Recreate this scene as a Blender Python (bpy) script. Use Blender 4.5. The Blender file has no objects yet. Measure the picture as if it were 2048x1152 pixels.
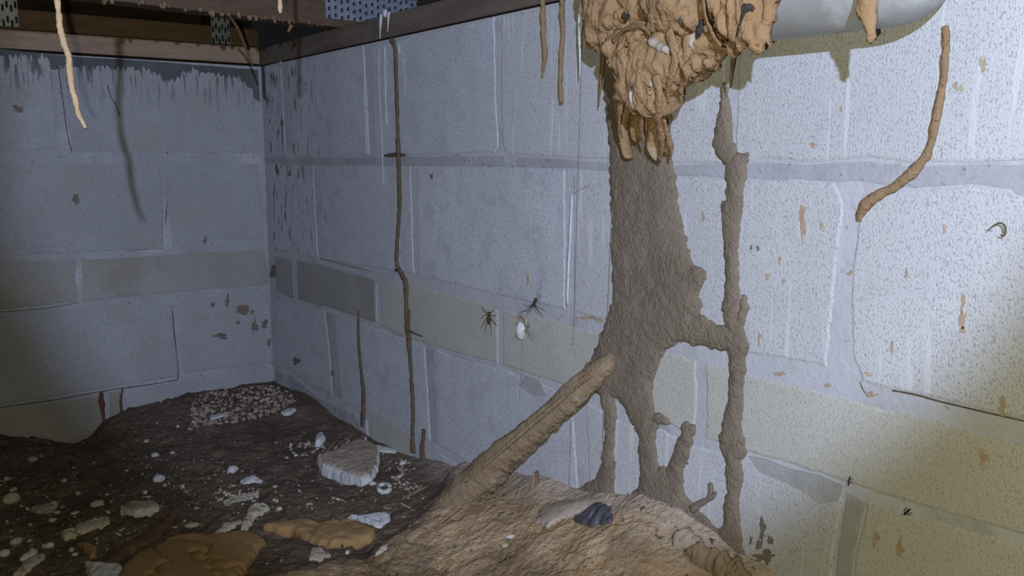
import bpy, math
import numpy as np
from mathutils import Vector

# ------------------------------------------------------------------ camera, lights, exposure
S = bpy.context.scene
COL = S.collection
CR = np.array([[0.58871009, 0.80834137, 0.00215912],      # camera right
               [0.1238037, -0.08752531, -0.98843916],     # camera down
               [-0.79880728, 0.58217141, -0.15160268]])   # camera forward
CC = np.array([1.9674, -0.7352, 0.0133])
FPX = 1753.05
from mathutils import Matrix
cam = bpy.data.cameras.new('camera'); cam.lens = FPX / 2048 * 36; cam.sensor_width = 36
cam.clip_start = 0.01
camo = bpy.data.objects.new('camera', cam); COL.objects.link(camo)
m = Matrix.Identity(4)
for i in range(3):
    m[i][0] = CR[0][i]; m[i][1] = -CR[1][i]; m[i][2] = -CR[2][i]; m[i][3] = CC[i]
camo.matrix_world = m
S.camera = camo

S.view_settings.view_transform = 'Standard'
S.view_settings.look = 'None'
S.view_settings.gamma = 1.0
S.view_settings.use_curve_mapping = False
S.view_settings.exposure = 0.0
w = bpy.data.worlds.new('crawlspace_dark'); S.world = w; w.use_nodes = True
w.node_tree.nodes['Background'].inputs[0].default_value = (0.5, 0.55, 0.6, 1)
w.node_tree.nodes['Background'].inputs[1].default_value = 0.012

def lamp(name, typ, loc, energy, color, radius, direction=None):
    l = bpy.data.lights.new(name, typ); l.energy = energy; l.color = color; l.shadow_soft_size = radius
    o = bpy.data.objects.new(name, l); COL.objects.link(o); o.location = loc
    if direction is not None:
        o.rotation_euler = Vector(direction).to_track_quat('-Z', 'Y').to_euler()
    return l, o
# headlamp on the inspector's forehead: a cool spot; camera flash: a small warm light beside the lens
hl, _ = lamp('headlamp', 'SPOT', (2.30, -0.93, 0.26), 88, (0.56, 0.675, 1.0), 0.010, (-0.826, 0.557, -0.085))
hl.spot_size = math.radians(52.5); hl.spot_blend = 0.30
fl, _ = lamp('camera_flash', 'POINT', tuple(CC - CR[0] * 0.022 + CR[1] * 0.02 + CR[2]*0.01), 14.0, (1.0, 0.955, 0.66), 0.004)

# ------------------------------------------------------------------ maths
def ray(px, py):
    return np.array([(px - 1024) / FPX, (py - 576) / FPX, 1.0]) @ CR
def on_right(px, py, h=0.0):            # point on the plane y = -h (right wall) seen at a pixel
    d = ray(px, py); t = (-h - CC[1]) / d[1]; return CC + t * d
def on_left(px, py, h=0.0):             # plane x = h (left wall)
    d = ray(px, py); t = (h - CC[0]) / d[0]; return CC + t * d
def on_level(px, py, z):
    d = ray(px, py); t = (z - CC[2]) / d[2]; return CC + t * d
def at_depth(px, py, t): return CC + t * ray(px, py)
def uvR(px, py, h=0.0):
    p = on_right(px, py, h); return (p[0], p[2])
def uvL(px, py, h=0.0):
    p = on_left(px, py, h); return (-p[1], p[2])

def _hash(ix, iy, iz, seed):
    n = (ix * 73856093) ^ (iy * 19349663) ^ (iz * 83492791) ^ (seed * 2654435761)
    n = n & 0xffffffff
    n = ((n >> 16) ^ n) * 0x45d9f3b & 0xffffffff
    n = ((n >> 16) ^ n) * 0x45d9f3b & 0xffffffff
    n = (n >> 16) ^ n
    return (n & 0xffff) / 65535.0
def vnoise(x, y, z=0.0, seed=0):
    x = np.asarray(x, float); y = np.asarray(y, float); z = np.asarray(z, float) + 0 * x
    xi = np.floor(x).astype(np.int64); yi = np.floor(y).astype(np.int64); zi = np.floor(z).astype(np.int64)
    fx = x - xi; fy = y - yi; fz = z - zi
    fx = fx * fx * (3 - 2 * fx); fy = fy * fy * (3 - 2 * fy); fz = fz * fz * (3 - 2 * fz)
    r = 0
    for a in (0, 1):
        for b in (0, 1):
            for c in (0, 1):
                wgt = (fx if a else 1 - fx) * (fy if b else 1 - fy) * (fz if c else 1 - fz)
                r = r + wgt * _hash(xi + a, yi + b, zi + c, seed)
    return r * 2 - 1
def fbm(x, y, z=0.0, seed=0, octv=4):
    r = 0; a = 0.5
    x = np.asarray(x, float); y = np.asarray(y, float); z = np.asarray(z, float)
    for k in range(octv):
        r = r + a * vnoise(x * 2 ** k, y * 2 ** k, z * 2 ** k, seed + k * 17); a *= 0.5
    return r
def sdf_poly(P, u, v):                  # positive inside
    P = np.array(P); u = np.asarray(u); v = np.asarray(v)
    d2 = np.full(u.shape, 1e9); ins = np.zeros(u.shape, bool)
    n = len(P)
    for i in range(n):
        a = P[i]; b = P[(i + 1) % n]; e = b - a
        wx = u - a[0]; wy = v - a[1]
        t = np.clip((wx * e[0] + wy * e[1]) / (e @ e + 1e-12), 0, 1)
        d2 = np.minimum(d2, (wx - t * e[0]) ** 2 + (wy - t * e[1]) ** 2)
        c = (a[1] > v) != (b[1] > v)
        ins ^= c & (u < (b[0] - a[0]) * (v - a[1]) / (b[1] - a[1] + 1e-15) + a[0])
    return np.where(ins, 1, -1) * np.sqrt(d2)
def sdf_line(P, rad, u, v):
    P = np.array(P); r = np.full(np.shape(u), -1e9)
    for i in range(len(P) - 1):
        a = P[i]; e = P[i + 1] - a
        wx = u - a[0]; wy = v - a[1]
        t = np.clip((wx * e[0] + wy * e[1]) / (e @ e + 1e-12), 0, 1)
        r = np.maximum(r, rad[i] * (1 - t) + rad[i + 1] * t - np.sqrt((wx - t * e[0]) ** 2 + (wy - t * e[1]) ** 2))
    return r
def smooth(P, k=4):                     # Catmull-Rom through points (any dimension)
    P = np.array(P, float); out = []
    for i in range(len(P) - 1):
        p0 = P[max(i - 1, 0)]; p1 = P[i]; p2 = P[i + 1]; p3 = P[min(i + 2, len(P) - 1)]
        for j in range(k):
            t = j / k
            out.append(0.5 * (2 * p1 + (p2 - p0) * t + (2 * p0 - 5 * p1 + 4 * p2 - p3) * t * t + (3 * p1 - p0 - 3 * p2 + p3) * t ** 3))
    out.append(P[-1]); return np.array(out)
RNG = np.random.default_rng(11)

# ------------------------------------------------------------------ objects
WLOC = {}
def new_obj(name, verts, faces, mat, parent=None, flat=False, origin=None):
    verts = np.asarray(verts, float)
    if parent is None:
        if origin is None:
            lo = verts.min(0); hi = verts.max(0)
            origin = np.array([(lo[0] + hi[0]) / 2, (lo[1] + hi[1]) / 2, lo[2]])
    else:
        origin = WLOC[parent.name]
    me = bpy.data.meshes.new(name)
    me.from_pydata((verts - origin).tolist(), [], [tuple(int(i) for i in f) for f in faces])
    me.update()
    if mat: me.materials.append(mat)
    if not flat:
        me.polygons.foreach_set('use_smooth', [True] * len(me.polygons))
    o = bpy.data.objects.new(name, me); COL.objects.link(o)
    WLOC[o.name] = np.array(origin, float)
    if parent is None: o.location = origin
    else: o.parent = parent
    return o
def root(name, loc):
    o = bpy.data.objects.new(name, None); COL.objects.link(o); o.location = loc
    o.empty_display_size = 0.02
    WLOC[o.name] = np.array(loc, float); return o
def tag(o, label, cat, group=None, kind=None):
    o['label'] = label; o['category'] = cat
    if group: o['group'] = group
    if kind: o['kind'] = kind
    return o
def struct(o, label=None):
    o['kind'] = 'structure'
    if label: o['label'] = label
    return o
def boxm(lo, hi):
    x0, y0, z0 = lo; x1, y1, z1 = hi
    v = [(x0, y0, z0), (x1, y0, z0), (x1, y1, z0), (x0, y1, z0), (x0, y0, z1), (x1, y0, z1), (x1, y1, z1), (x0, y1, z1)]
    f = [(0, 3, 2, 1), (4, 5, 6, 7), (0, 1, 5, 4), (1, 2, 6, 5), (2, 3, 7, 6), (3, 0, 4, 7)]
    return np.array(v, float), f
def merge(*parts):
    V = []; F = []; n = 0
    for v, f in parts:
        V.append(np.asarray(v, float)); F += [tuple(i + n for i in q) for q in f]; n += len(v)
    return np.vstack(V), F
def tube(P, rad, seg=10, flatten=None, rough=0.0, freq=120.0, seed=1, k=4):
    """swept tube; flatten = (axis vector, factor) squeezes the section along that axis"""
    P = np.array(P, float); rad = np.array(rad, float)
    Q = smooth(np.hstack([P, rad[:, None]]), k); P = Q[:, :3]; rad = np.maximum(Q[:, 3], 2e-4)
    T = np.gradient(P, axis=0); T /= np.linalg.norm(T, axis=1)[:, None] + 1e-12
    up = np.array([0.3, 0.2, 0.9]) if abs(T[0] @ np.array([0.3, 0.2, 0.9])) < 0.8 else np.array([0.9, 0.3, 0.1])
    A = np.cross(T[0], up); A /= np.linalg.norm(A)
    V = []
    for i in range(len(P)):
        A = A - T[i] * (A @ T[i]); A /= np.linalg.norm(A) + 1e-12
        B = np.cross(T[i], A)
        for j in range(seg):
            a = 2 * math.pi * j / seg
            o = (A * math.cos(a) + B * math.sin(a)) * rad[i]
            V.append(P[i] + o)
    V = np.array(V); ctr = np.repeat(P, seg, 0)
    if rough:
        n = fbm(V[:, 0] * freq, V[:, 1] * freq, V[:, 2] * freq, seed, 3)
        V = ctr + (V - ctr) * (1 + rough * n)[:, None]
    if flatten is not None:
        ax = np.array(flatten[0], float); off = (V - ctr) @ ax
        V = V - np.outer(off * (1 - flatten[1]), ax)
    n = len(P); F = []
    for i in range(n - 1):
        for j in range(seg):
            F.append((i * seg + j, i * seg + (j + 1) % seg, (i + 1) * seg + (j + 1) % seg, (i + 1) * seg + j))
    V = np.vstack([V, P[0], P[-1]]); a = n * seg
    for j in range(seg):
        F.append((a, (j + 1) % seg, j)); F.append((a + 1, (n - 1) * seg + j, (n - 1) * seg + (j + 1) % seg))
    return V, F
def toR(u, v, h): return np.stack([u, -h, v], -1)
def toL(u, v, h): return np.stack([h, -u, v], -1)
def hf_patch(sdf, bounds, res, height, frame=toR, sink=0.008):
    """mud crust on a wall: grid cells inside sdf > 0, rim sunk into the wall"""
    u = np.arange(bounds[0], bounds[1] + res, res); v = np.arange(bounds[2], bounds[3] + res, res)
    U, Vv = np.meshgrid(u, v, indexing='ij'); D = sdf(U, Vv)
    H = np.where(D > 0, height(D, U, Vv), np.maximum(D * 1.6, -sink))
    keep = D > -2.2 * res
    cell = keep[:-1, :-1] & keep[1:, :-1] & keep[1:, 1:] & keep[:-1, 1:] & (
        (D[:-1, :-1] > 0) | (D[1:, :-1] > 0) | (D[1:, 1:] > 0) | (D[:-1, 1:] > 0))
    # grow by one ring so that the rim dives below the wall
    g = cell.copy(); g[1:] |= cell[:-1]; g[:-1] |= cell[1:]; g[:, 1:] |= cell[:, :-1]; g[:, :-1] |= cell[:, 1:]
    cell = g
    idx = np.arange(U.size).reshape(U.shape)
    f = np.stack([idx[:-1, :-1][cell], idx[1:, :-1][cell], idx[1:, 1:][cell], idx[:-1, 1:][cell]], 1)
    used, inv = np.unique(f, return_inverse=True)
    P = frame(U, Vv, H).reshape(-1, 3)[used]
    return P, inv.reshape(f.shape)
def lens_sheet(poly, h0, front, back, res, frame=toR, rough=0.3, freq=60, seed=1, edge=0.35, width=0.02):
    """closed leaf-shaped sheet; h0 number or function(u, v); poly in wall coordinates"""
    P = np.array(poly); lo = P.min(0) - 2 * res; hi = P.max(0) + 2 * res
    u = np.arange(lo[0], hi[0] + res, res); v = np.arange(lo[1], hi[1] + res, res)
    U, Vv = np.meshgrid(u, v, indexing='ij')
    D = sdf_poly(P, U, Vv) + edge * 0.006 * fbm(U * 150, Vv * 95, 0, seed, 3)
    gu, gv = np.gradient(D, res); gl = np.sqrt(gu ** 2 + gv ** 2) + 1e-6
    out = D < 0
    near = D > -1.8 * res
    U = np.where(out, U - gu / gl * D, U); Vv = np.where(out, Vv - gv / gl * D, Vv)
    Dp = np.maximum(D, 0)
    prof = np.sqrt(1 - np.exp(-Dp / width))
    n = fbm(U * freq, Vv * freq, 1.7, seed + 5, 4)
    rid = 1 - np.abs(fbm(U * freq * 1.5, Vv * freq * .55, 4.1, seed + 9, 4)) * 3
    H0 = h0(U, Vv) if callable(h0) else h0 + 0 * U
    Hf = H0 + front * prof * (1 + rough * n + rough * .6 * rid)
    Hb = H0 - back * prof
    cell = near[:-1, :-1] & near[1:, :-1] & near[1:, 1:] & near[:-1, 1:] & (
        (D[:-1, :-1] > 0) | (D[1:, :-1] > 0) | (D[1:, 1:] > 0) | (D[:-1, 1:] > 0))
    idx = np.arange(U.size).reshape(U.shape); N = U.size
    ff = np.stack([idx[:-1, :-1][cell], idx[1:, :-1][cell], idx[1:, 1:][cell], idx[:-1, 1:][cell]], 1)
    bid = np.where(out.reshape(-1), np.arange(N), np.arange(N) + N)
    fb = bid[ff][:, ::-1]
    PV = np.vstack([frame(U, Vv, Hf).reshape(-1, 3), frame(U, Vv, Hb).reshape(-1, 3)])
    f = np.vstack([ff, fb]); used, inv = np.unique(f, return_inverse=True)
    return PV[used], inv.reshape(f.shape)

# ------------------------------------------------------------------ materials
def mat(name, c1, c2, scale=12, detail=6, rough=0.85, bump=0.3, bscale=150, speck=None, sscale=260, sthr=0.62,
        stretch=(1, 1, 1), mid=0.5, spec=0.25, patch=None, pscale=20, pthr=0.6, metal=0.0, bdist=0.002, streak=None, world=False, extra=None):
    mt = bpy.data.materials.new(name); mt.use_nodes = True; N = mt.node_tree.nodes; L = mt.node_tree.links
    b = N['Principled BSDF']; b.inputs['Roughness'].default_value = rough; b.inputs['Metallic'].default_value = metal
    b.inputs['Specular IOR Level'].default_value = spec
    if world:
        g = N.new('ShaderNodeNewGeometry'); co = g.outputs['Position']
    else:
        tc = N.new('ShaderNodeTexCoord'); co = tc.outputs['Object']
    mp = N.new('ShaderNodeMapping'); mp.inputs['Scale'].default_value = stretch; L.new(co, mp.inputs['Vector'])
    def noise(sc, det=4, src=None, r=0.55):
        n = N.new('ShaderNodeTexNoise'); n.inputs['Scale'].default_value = sc; n.inputs['Detail'].default_value = det
        n.inputs['Roughness'].default_value = r
        L.new(src or mp.outputs['Vector'], n.inputs['Vector']); return n.outputs['Fac']
    def ramp(src, a, bb):
        r = N.new('ShaderNodeMapRange'); r.inputs['From Min'].default_value = a; r.inputs['From Max'].default_value = bb
        L.new(src, r.inputs['Value']); return r.outputs['Result']
    def mix(f, a, bcol):
        x = N.new('ShaderNodeMix'); x.data_type = 'RGBA'
        if isinstance(f, float): x.inputs['Factor'].default_value = f
        else: L.new(f, x.inputs['Factor'])
        for s, val in ((6, a), (7, bcol)):
            if isinstance(val, tuple): x.inputs[s].default_value = (*val, 1)
            else: L.new(val, x.inputs[s])
        return x.outputs[2]
    col = mix(ramp(noise(scale, detail), mid - 0.2, mid + 0.2), c1, c2)
    if patch:
        col = mix(ramp(noise(pscale, 5, co), pthr, pthr + 0.16), col, patch)
    h = noise(bscale, 4)
    if speck:
        s = ramp(noise(sscale, 2), sthr, sthr + 0.09); col = mix(s, col, speck)
    if streak:
        m2 = N.new('ShaderNodeMapping'); m2.inputs['Scale'].default_value = streak[1]; L.new(co, m2.inputs['Vector'])
        s2 = ramp(noise(streak[2], 3, m2.outputs['Vector']), streak[3], streak[3] + 0.05)
        if len(streak) > 4:      # wear confined to a region of the real wall: (min, max) pairs per axis in metres
            pg = N.new('ShaderNodeNewGeometry'); sx = N.new('ShaderNodeSeparateXYZ'); L.new(pg.outputs['Position'], sx.inputs[0])
            for axn, (a, bb) in streak[4].items():
                rr = N.new('ShaderNodeMapRange'); rr.inputs['From Min'].default_value = a; rr.inputs['From Max'].default_value = bb
                L.new(sx.outputs[axn], rr.inputs['Value'])
                mm = N.new('ShaderNodeMath'); mm.operation = 'MULTIPLY'; L.new(s2, mm.inputs[0]); L.new(rr.outputs['Result'], mm.inputs[1]); s2 = mm.outputs[0]
        col = mix(s2, col, streak[0])
    if extra: col = extra(N, L, mix, ramp, noise, col, co)
    L.new(col, b.inputs['Base Color'])
    bp = N.new('ShaderNodeBump'); bp.inputs['Strength'].default_value = bump; bp.inputs['Distance'].default_value = bdist
    L.new(h, bp.inputs['Height']); L.new(bp.outputs['Normal'], b.inputs['Normal'])
    return mt

M = {}
blk = dict(scale=7, bump=0.55, bscale=600, sscale=640, sthr=0.55, stretch=(1, 1, 0.6), rough=0.8, bdist=0.0015, world=True)
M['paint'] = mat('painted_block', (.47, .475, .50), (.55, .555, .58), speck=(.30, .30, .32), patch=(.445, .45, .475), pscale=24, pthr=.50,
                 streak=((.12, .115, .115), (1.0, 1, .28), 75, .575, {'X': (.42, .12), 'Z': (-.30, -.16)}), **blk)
M['paint_dim'] = mat('painted_block_dim', (.325, .325, .348), (.40, .40, .42), speck=(.22, .22, .23), patch=(.35, .345, .335), pscale=13, pthr=.47,
                 streak=((.10, .105, .10), (1, 1.2, .14), 95, .55, {'Z': (.10, .19)}), **blk)  # same block paint, with the far wall's weaker light put into its colour
M['paint_lit'] = mat('painted_block_lit', (.465, .465, .47), (.52, .52, .525), speck=(.31, .31, .32), patch=(.48, .48, .485), pscale=26, pthr=.50,
                 streak=((.55, .55, .555), (1.6, 1, .12), 60, .60), **blk)  # same block paint again, toned separately for the strongly lit blocks
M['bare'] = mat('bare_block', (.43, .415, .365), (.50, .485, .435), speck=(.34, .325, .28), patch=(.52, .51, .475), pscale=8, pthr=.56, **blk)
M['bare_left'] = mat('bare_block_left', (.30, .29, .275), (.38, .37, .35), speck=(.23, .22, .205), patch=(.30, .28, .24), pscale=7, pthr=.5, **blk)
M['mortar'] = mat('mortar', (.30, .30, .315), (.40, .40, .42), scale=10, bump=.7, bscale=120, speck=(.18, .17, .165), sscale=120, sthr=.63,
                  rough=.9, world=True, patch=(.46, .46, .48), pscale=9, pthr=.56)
M['mortar_pale'] = mat('mortar_pale', (.40, .40, .42), (.48, .48, .50), scale=10, bump=.6, bscale=140, speck=(.30, .29, .28), sscale=120, sthr=.64,
                  rough=.9, world=True, patch=(.34, .335, .33), pscale=14, pthr=.54)
M['mortar_dark'] = mat('mortar_dark', (.075, .085, .082), (.125, .135, .13), scale=14, bump=.6, bscale=140, rough=.8, world=True)  # unpainted mortar, much darker than the other joints
M['mud'] = mat('termite_mud', (.185, .145, .105), (.24, .19, .14), scale=26, bump=1.0, bscale=330, speck=(.085, .064, .047), sscale=300, sthr=.66, rough=.95, bdist=.003, patch=(.24, .185, .135), pscale=60, pthr=.62)
M['mud_thin'] = mat('termite_mud_dark', (.10, .070, .046), (.15, .105, .07), scale=60, bump=1.0, bscale=300, rough=.95)
M['mud_orange'] = mat('termite_mud_orange', (.22, .14, .075), (.30, .20, .11), scale=60, bump=1.0, bscale=300, rough=.95, speck=(.12, .075, .04), sscale=300)
M['bridge'] = mat('mud_bridge', (.235, .165, .10), (.31, .225, .145), scale=30, bump=1.0, bscale=240, rough=.95, speck=(.13, .085, .05), sscale=200, sthr=.64, patch=(.36, .30, .22), pscale=40, pthr=.60, bdist=.003)
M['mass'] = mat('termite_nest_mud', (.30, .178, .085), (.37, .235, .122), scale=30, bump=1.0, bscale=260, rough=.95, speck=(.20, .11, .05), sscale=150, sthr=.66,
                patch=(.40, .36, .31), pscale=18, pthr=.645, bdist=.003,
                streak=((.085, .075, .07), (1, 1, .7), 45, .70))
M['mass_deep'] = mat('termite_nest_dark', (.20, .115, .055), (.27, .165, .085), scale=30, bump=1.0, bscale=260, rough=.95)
M['beige'] = mat('beige_mud', (.50, .34, .20), (.58, .42, .26), scale=80, bump=.9, bscale=300, rough=.95)
M['mineral'] = mat('white_mineral', (.52, .53, .56), (.64, .65, .67), scale=60, bump=.5, bscale=300, rough=.6)
M['wood'] = mat('old_pine', (.19, .125, .08), (.26, .175, .115), scale=10, stretch=(1, 1, 9), bump=.4, bscale=60, rough=.85, speck=(.12, .08, .055), sscale=40)
M['wood_beam'] = mat('brown_beam', (.105, .068, .044), (.15, .10, .066), scale=10, stretch=(2, 2, 9), bump=.4, bscale=60, rough=.85, speck=(.07, .045, .03), sscale=40)
M['wood_light'] = mat('old_pine_lighter', (.27, .18, .12), (.36, .25, .17), scale=10, stretch=(3, 1, 9), bump=.4, bscale=60, rough=.85, speck=(.19, .12, .08), sscale=30)
M['wood_dark'] = mat('dark_pine', (.115, .085, .064), (.175, .135, .105), scale=8, stretch=(1, 1, 6), bump=.4, bscale=80, rough=.85, patch=(.17, .145, .125), pscale=14)  # darker, greyer pine for the long wall's sill
M['wood_shaded'] = mat('shaded_framing', (.035, .026, .02), (.055, .04, .03), scale=12, stretch=(1, 1, 8), bump=.3, rough=.9)  # the beam's shadow is put into this near-black wood colour
M['steel'] = mat('galvanised_steel', (.38, .42, .50), (.50, .55, .64), scale=40, bump=.1, rough=.5, metal=.55, spec=.5)
M['slot'] = mat('punched_slot', (.03, .03, .03), (.05, .05, .05), rough=.8, bump=0)
M['pipe'] = mat('grey_pipe', (.26, .26, .245), (.34, .34, .335), scale=16, bump=.08, rough=.42, spec=.4, patch=(.48, .485, .49), pscale=16, pthr=.56)
M['stone'] = mat('pale_concrete', (.44, .44, .44), (.58, .58, .58), scale=40, bump=.8, bscale=160, rough=.95, speck=(.25, .23, .2), sscale=110, sthr=.64)
M['stone_dirty'] = mat('dusty_concrete', (.29, .21, .145), (.42, .36, .30), scale=24, bump=.8, bscale=200, rough=.95, speck=(.16, .105, .07), sscale=150)
M['stone_tan'] = mat('tan_stone', (.36, .315, .24), (.47, .42, .335), scale=60, bump=.8, bscale=160, rough=.95, speck=(.17, .12, .08), sscale=100, sthr=.58)
M['clay'] = mat('orange_clay', (.27, .165, .068), (.34, .215, .095), scale=22, bump=.3, bscale=90, rough=.95, speck=(.17, .10, .05), sscale=160, sthr=.66, bdist=.003)
M['stick'] = mat('dead_wood', (.13, .085, .055), (.2, .14, .095), scale=50, bump=.5, rough=.9)
M['stick_pale'] = mat('pale_splinter', (.40, .34, .27), (.5, .44, .36), scale=50, bump=.5, rough=.9)
M['rag'] = mat('dark_grey_scrap', (.045, .045, .052), (.10, .10, .11), scale=50, bump=.6, bscale=90, rough=.5, spec=.5)
M['spider'] = mat('spider_dark', (.022, .016, .012), (.05, .035, .022), scale=300, bump=.3, rough=.6)
M['spider_green'] = mat('spider_mottled', (.035, .032, .016), (.07, .062, .032), scale=300, bump=.3, rough=.6)
M['silk'] = mat('egg_silk', (.72, .72, .72), (.80, .80, .80), scale=200, bump=.8, bscale=500, rough=.95)
M['web'] = mat('web_thread', (.28, .27, .26), (.34, .33, .31), bump=0, rough=.8)
M['rust'] = mat('rust_spot', (.33, .235, .15), (.44, .36, .27), scale=160, bump=.2, rough=.9)
M['blotch'] = mat('dark_blotch', (.13, .105, .085), (.22, .18, .145), scale=160, bump=.3, rough=.9)
M['grout_grey'] = mat('smeared_mortar', (.30, .30, .30), (.37, .37, .36), scale=60, bump=.5, rough=.9, bscale=200)
M['algae'] = mat('reddish_root', (.10, .045, .03), (.16, .075, .045), scale=100, bump=.6, rough=.9)
M['insect'] = mat('black_insect', (.012, .012, .013), (.03, .03, .03), rough=.4, bump=0)

# ------------------------------------------------------------------ the walls
v, f = boxm((-0.20, 0.0, -0.95), (2.75, 0.20, 0.205))
wall_right = struct(new_obj('wall_right', v, f, M['mortar_pale'], flat=True), 'long block wall with mud tubes running down it')
v, f = boxm((-0.20, -1.75, -0.95), (0.0, -0.0005, 0.205))
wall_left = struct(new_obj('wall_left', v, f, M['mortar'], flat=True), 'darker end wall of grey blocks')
NB = [0]
def block(px, frame, uvf, mt, parent, proud=0.0012, jit=0.0012, ch=1.0, name='concrete_block'):
    """one block: irregular outline with a chamfered rim; px is its outline as seen on the wall plane"""
    NB[0] += 1
    P = np.array([uvf(*p) for p in px]); n = len(P); out = []
    for i in range(n):
        a = P[i]; b = P[(i + 1) % n]; l = np.linalg.norm(b - a); k = max(1, int(l / 0.009))
        for j in range(k): out.append(a + (b - a) * j / k)
    O = np.array(out)
    O = O + jit * np.stack([fbm(O[:, 0] * 90, O[:, 1] * 90, NB[0] * 3.1, 3, 3), fbm(O[:, 0] * 90, O[:, 1] * 90, NB[0] * 3.1, 9, 3)], 1) * 2.2
    if ((np.roll(O[:, 0], -1) * O[:, 1] - O[:, 0] * np.roll(O[:, 1], -1)).sum()) > 0: O = O[::-1]
    T = np.roll(O, -1, 0) - np.roll(O, 1, 0); T /= np.linalg.norm(T, axis=1)[:, None] + 1e-9
    Nn = np.stack([T[:, 1], -T[:, 0]], 1)              # inward for counter-clockwise order below
    c = O.mean(0)
    if ((c - O) * Nn).sum() < 0: Nn = -Nn
    k = len(O)
    V = np.vstack([frame(O[:, 0], O[:, 1], np.full(k, -0.0012)),
                   frame(*(O + Nn * 0.0016 * ch).T, np.full(k, proud * 0.4)),
                   frame(*(O + Nn * 0.0038 * ch).T, np.full(k, proud))])
    F = []
    for r in (0, 1):
        for i in range(k):
            j = (i + 1) % k; F.append((r * k + i, r * k + j, (r + 1) * k + j, (r + 1) * k + i))
    F.append(tuple(range(2 * k, 3 * k)))
    o = new_obj(name, V, F, mt, parent, flat=True)
    bm_fix(o); return o
import bmesh
def bm_fix(o):
    bm = bmesh.new(); bm.from_mesh(o.data); bmesh.ops.recalc_face_normals(bm, faces=bm.faces[:])
    # outward: the big face must point into the room
    bm.faces.ensure_lookup_table(); big = max(bm.faces, key=lambda q: q.calc_area())
    d = big.normal
    if (d.x if abs(d.x) > abs(d.y) else -d.y) < 0: bmesh.ops.reverse_faces(bm, faces=bm.faces[:])
    bm.to_mesh(o.data); bm.free()
R_, L_ = (toR, uvR), (toL, uvL)
def bR(px, mt='paint', **k): return block(px, toR, uvR, M[mt], wall_right, **k)
def bL(px, mt='paint_dim', **k): return block(px, toL, uvL, M[mt], wall_left, **k)
# right wall, course 1 (top)
bR([(529, 133), (562, 122), (568, 220), (573, 311), (541, 311), (534, 220)])
bR([(574, 122), (728, 91), (735, 200), (740, 311), (586, 311), (580, 210)])
bR([(742, 90), (990, 32), (993, 200), (998, 292), (990, 306), (750, 312), (746, 200)])
bR([(1004, 32), (1130, 4), (1130, -45), (1452, -135), (1452, 180), (1445, 328), (1340, 326), (1170, 318), (1015, 309), (1006, 292), (1002, 200)], 'paint_lit')
bR([(1482, -140), (2100, -300), (2150, 0), (2140, 322), (2048, 324), (1939, 325), (1877, 329), (1814, 328), (1736, 317), (1611, 325), (1533, 319), (1470, 326), (1474, 180)], 'paint_lit')
# course 2
bR([(541, 328), (627, 330), (637, 517), (590, 507), (546, 499)])
bR([(637, 330), (822, 332), (829, 548), (725, 533), (650, 520)])
bR([(834, 332), (1000, 334), (1132, 338), (1132, 480), (1130, 620), (1025, 598), (937, 576), (838, 551)])
bR([(1147, 338), (1340, 351), (1500, 359), (1600, 357), (1670, 364), (1690, 410), (1672, 560), (1655, 735), (1564, 718), (1495, 707), (1362, 682), (1206, 642), (1148, 624)], 'paint_lit')
bR([(1716, 442), (1722, 400), (1760, 388), (1830, 378), (1939, 370), (2020, 381), (2100, 400), (2130, 860), (2048, 839), (1939, 815), (1877, 800), (1786, 779), (1722, 764), (1702, 700), (1702, 540)], 'paint_lit')
# course 3, half-height, unpainted
bR([(550, 513), (586, 519), (589, 598), (569, 591), (552, 581)], 'bare_left')
bR([(594, 519), (650, 530), (751, 559), (753, 646), (660, 616), (596, 600)], 'bare_left')
bR([(761, 562), (820, 565), (962, 606), (997, 616), (997, 729), (907, 705), (812, 675), (763, 652)], 'bare')
bR([(1006, 618), (1110, 642), (1206, 668), (1344, 703), (1392, 720), (1396, 800), (1388, 880), (1312, 829), (1225, 800), (1137, 773), (1045, 744), (1006, 731)], 'bare')
bR([(1412, 724), (1487, 743), (1533, 756), (1658, 787), (1767, 815), (1877, 840), (1970, 871), (2080, 897), (2090, 1084), (1960, 1045), (1818, 1005), (1757, 988), (1655, 953), (1592, 933), (1493, 905), (1447, 889), (1412, 880)], 'bare')
# course 4
bR([(552, 597), (600, 609), (650, 620), (660, 700), (666, 790), (625, 772), (590, 745), (558, 722)])
bR([(672, 626), (740, 650), (850, 691), (856, 780), (862, 884), (780, 848), (731, 819), (687, 806), (680, 720)])
bR([(873, 697), (906, 712), (1015, 740), (1145, 790), (1152, 900), (1160, 1000), (1050, 975), (950, 935), (880, 892), (876, 780)])
bR([(1172, 800), (1244, 843), (1315, 852), (1381, 887), (1447, 902), (1528, 921), (1579, 946), (1676, 979), (1688, 1000), (1672, 1090), (1660, 1220), (1400, 1120), (1250, 1050), (1180, 1010)], 'paint_lit')
bR([(1733, 1003), (1818, 1026), (1960, 1065), (2100, 1104), (2120, 1330), (1700, 1220), (1712, 1100)], 'bare')  # painted block; the flash's yellow light is put into its tan colour
# course 5 (mostly below the soil)
bR([(560, 745), (600, 768), (690, 822), (735, 838), (740, 900), (640, 850), (562, 800)])
bR([(742, 824), (780, 840), (824, 868), (824, 960), (744, 905)], 'bare')
bR([(880, 905), (950, 950), (1050, 992), (1060, 1100), (900, 1010)])
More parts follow.
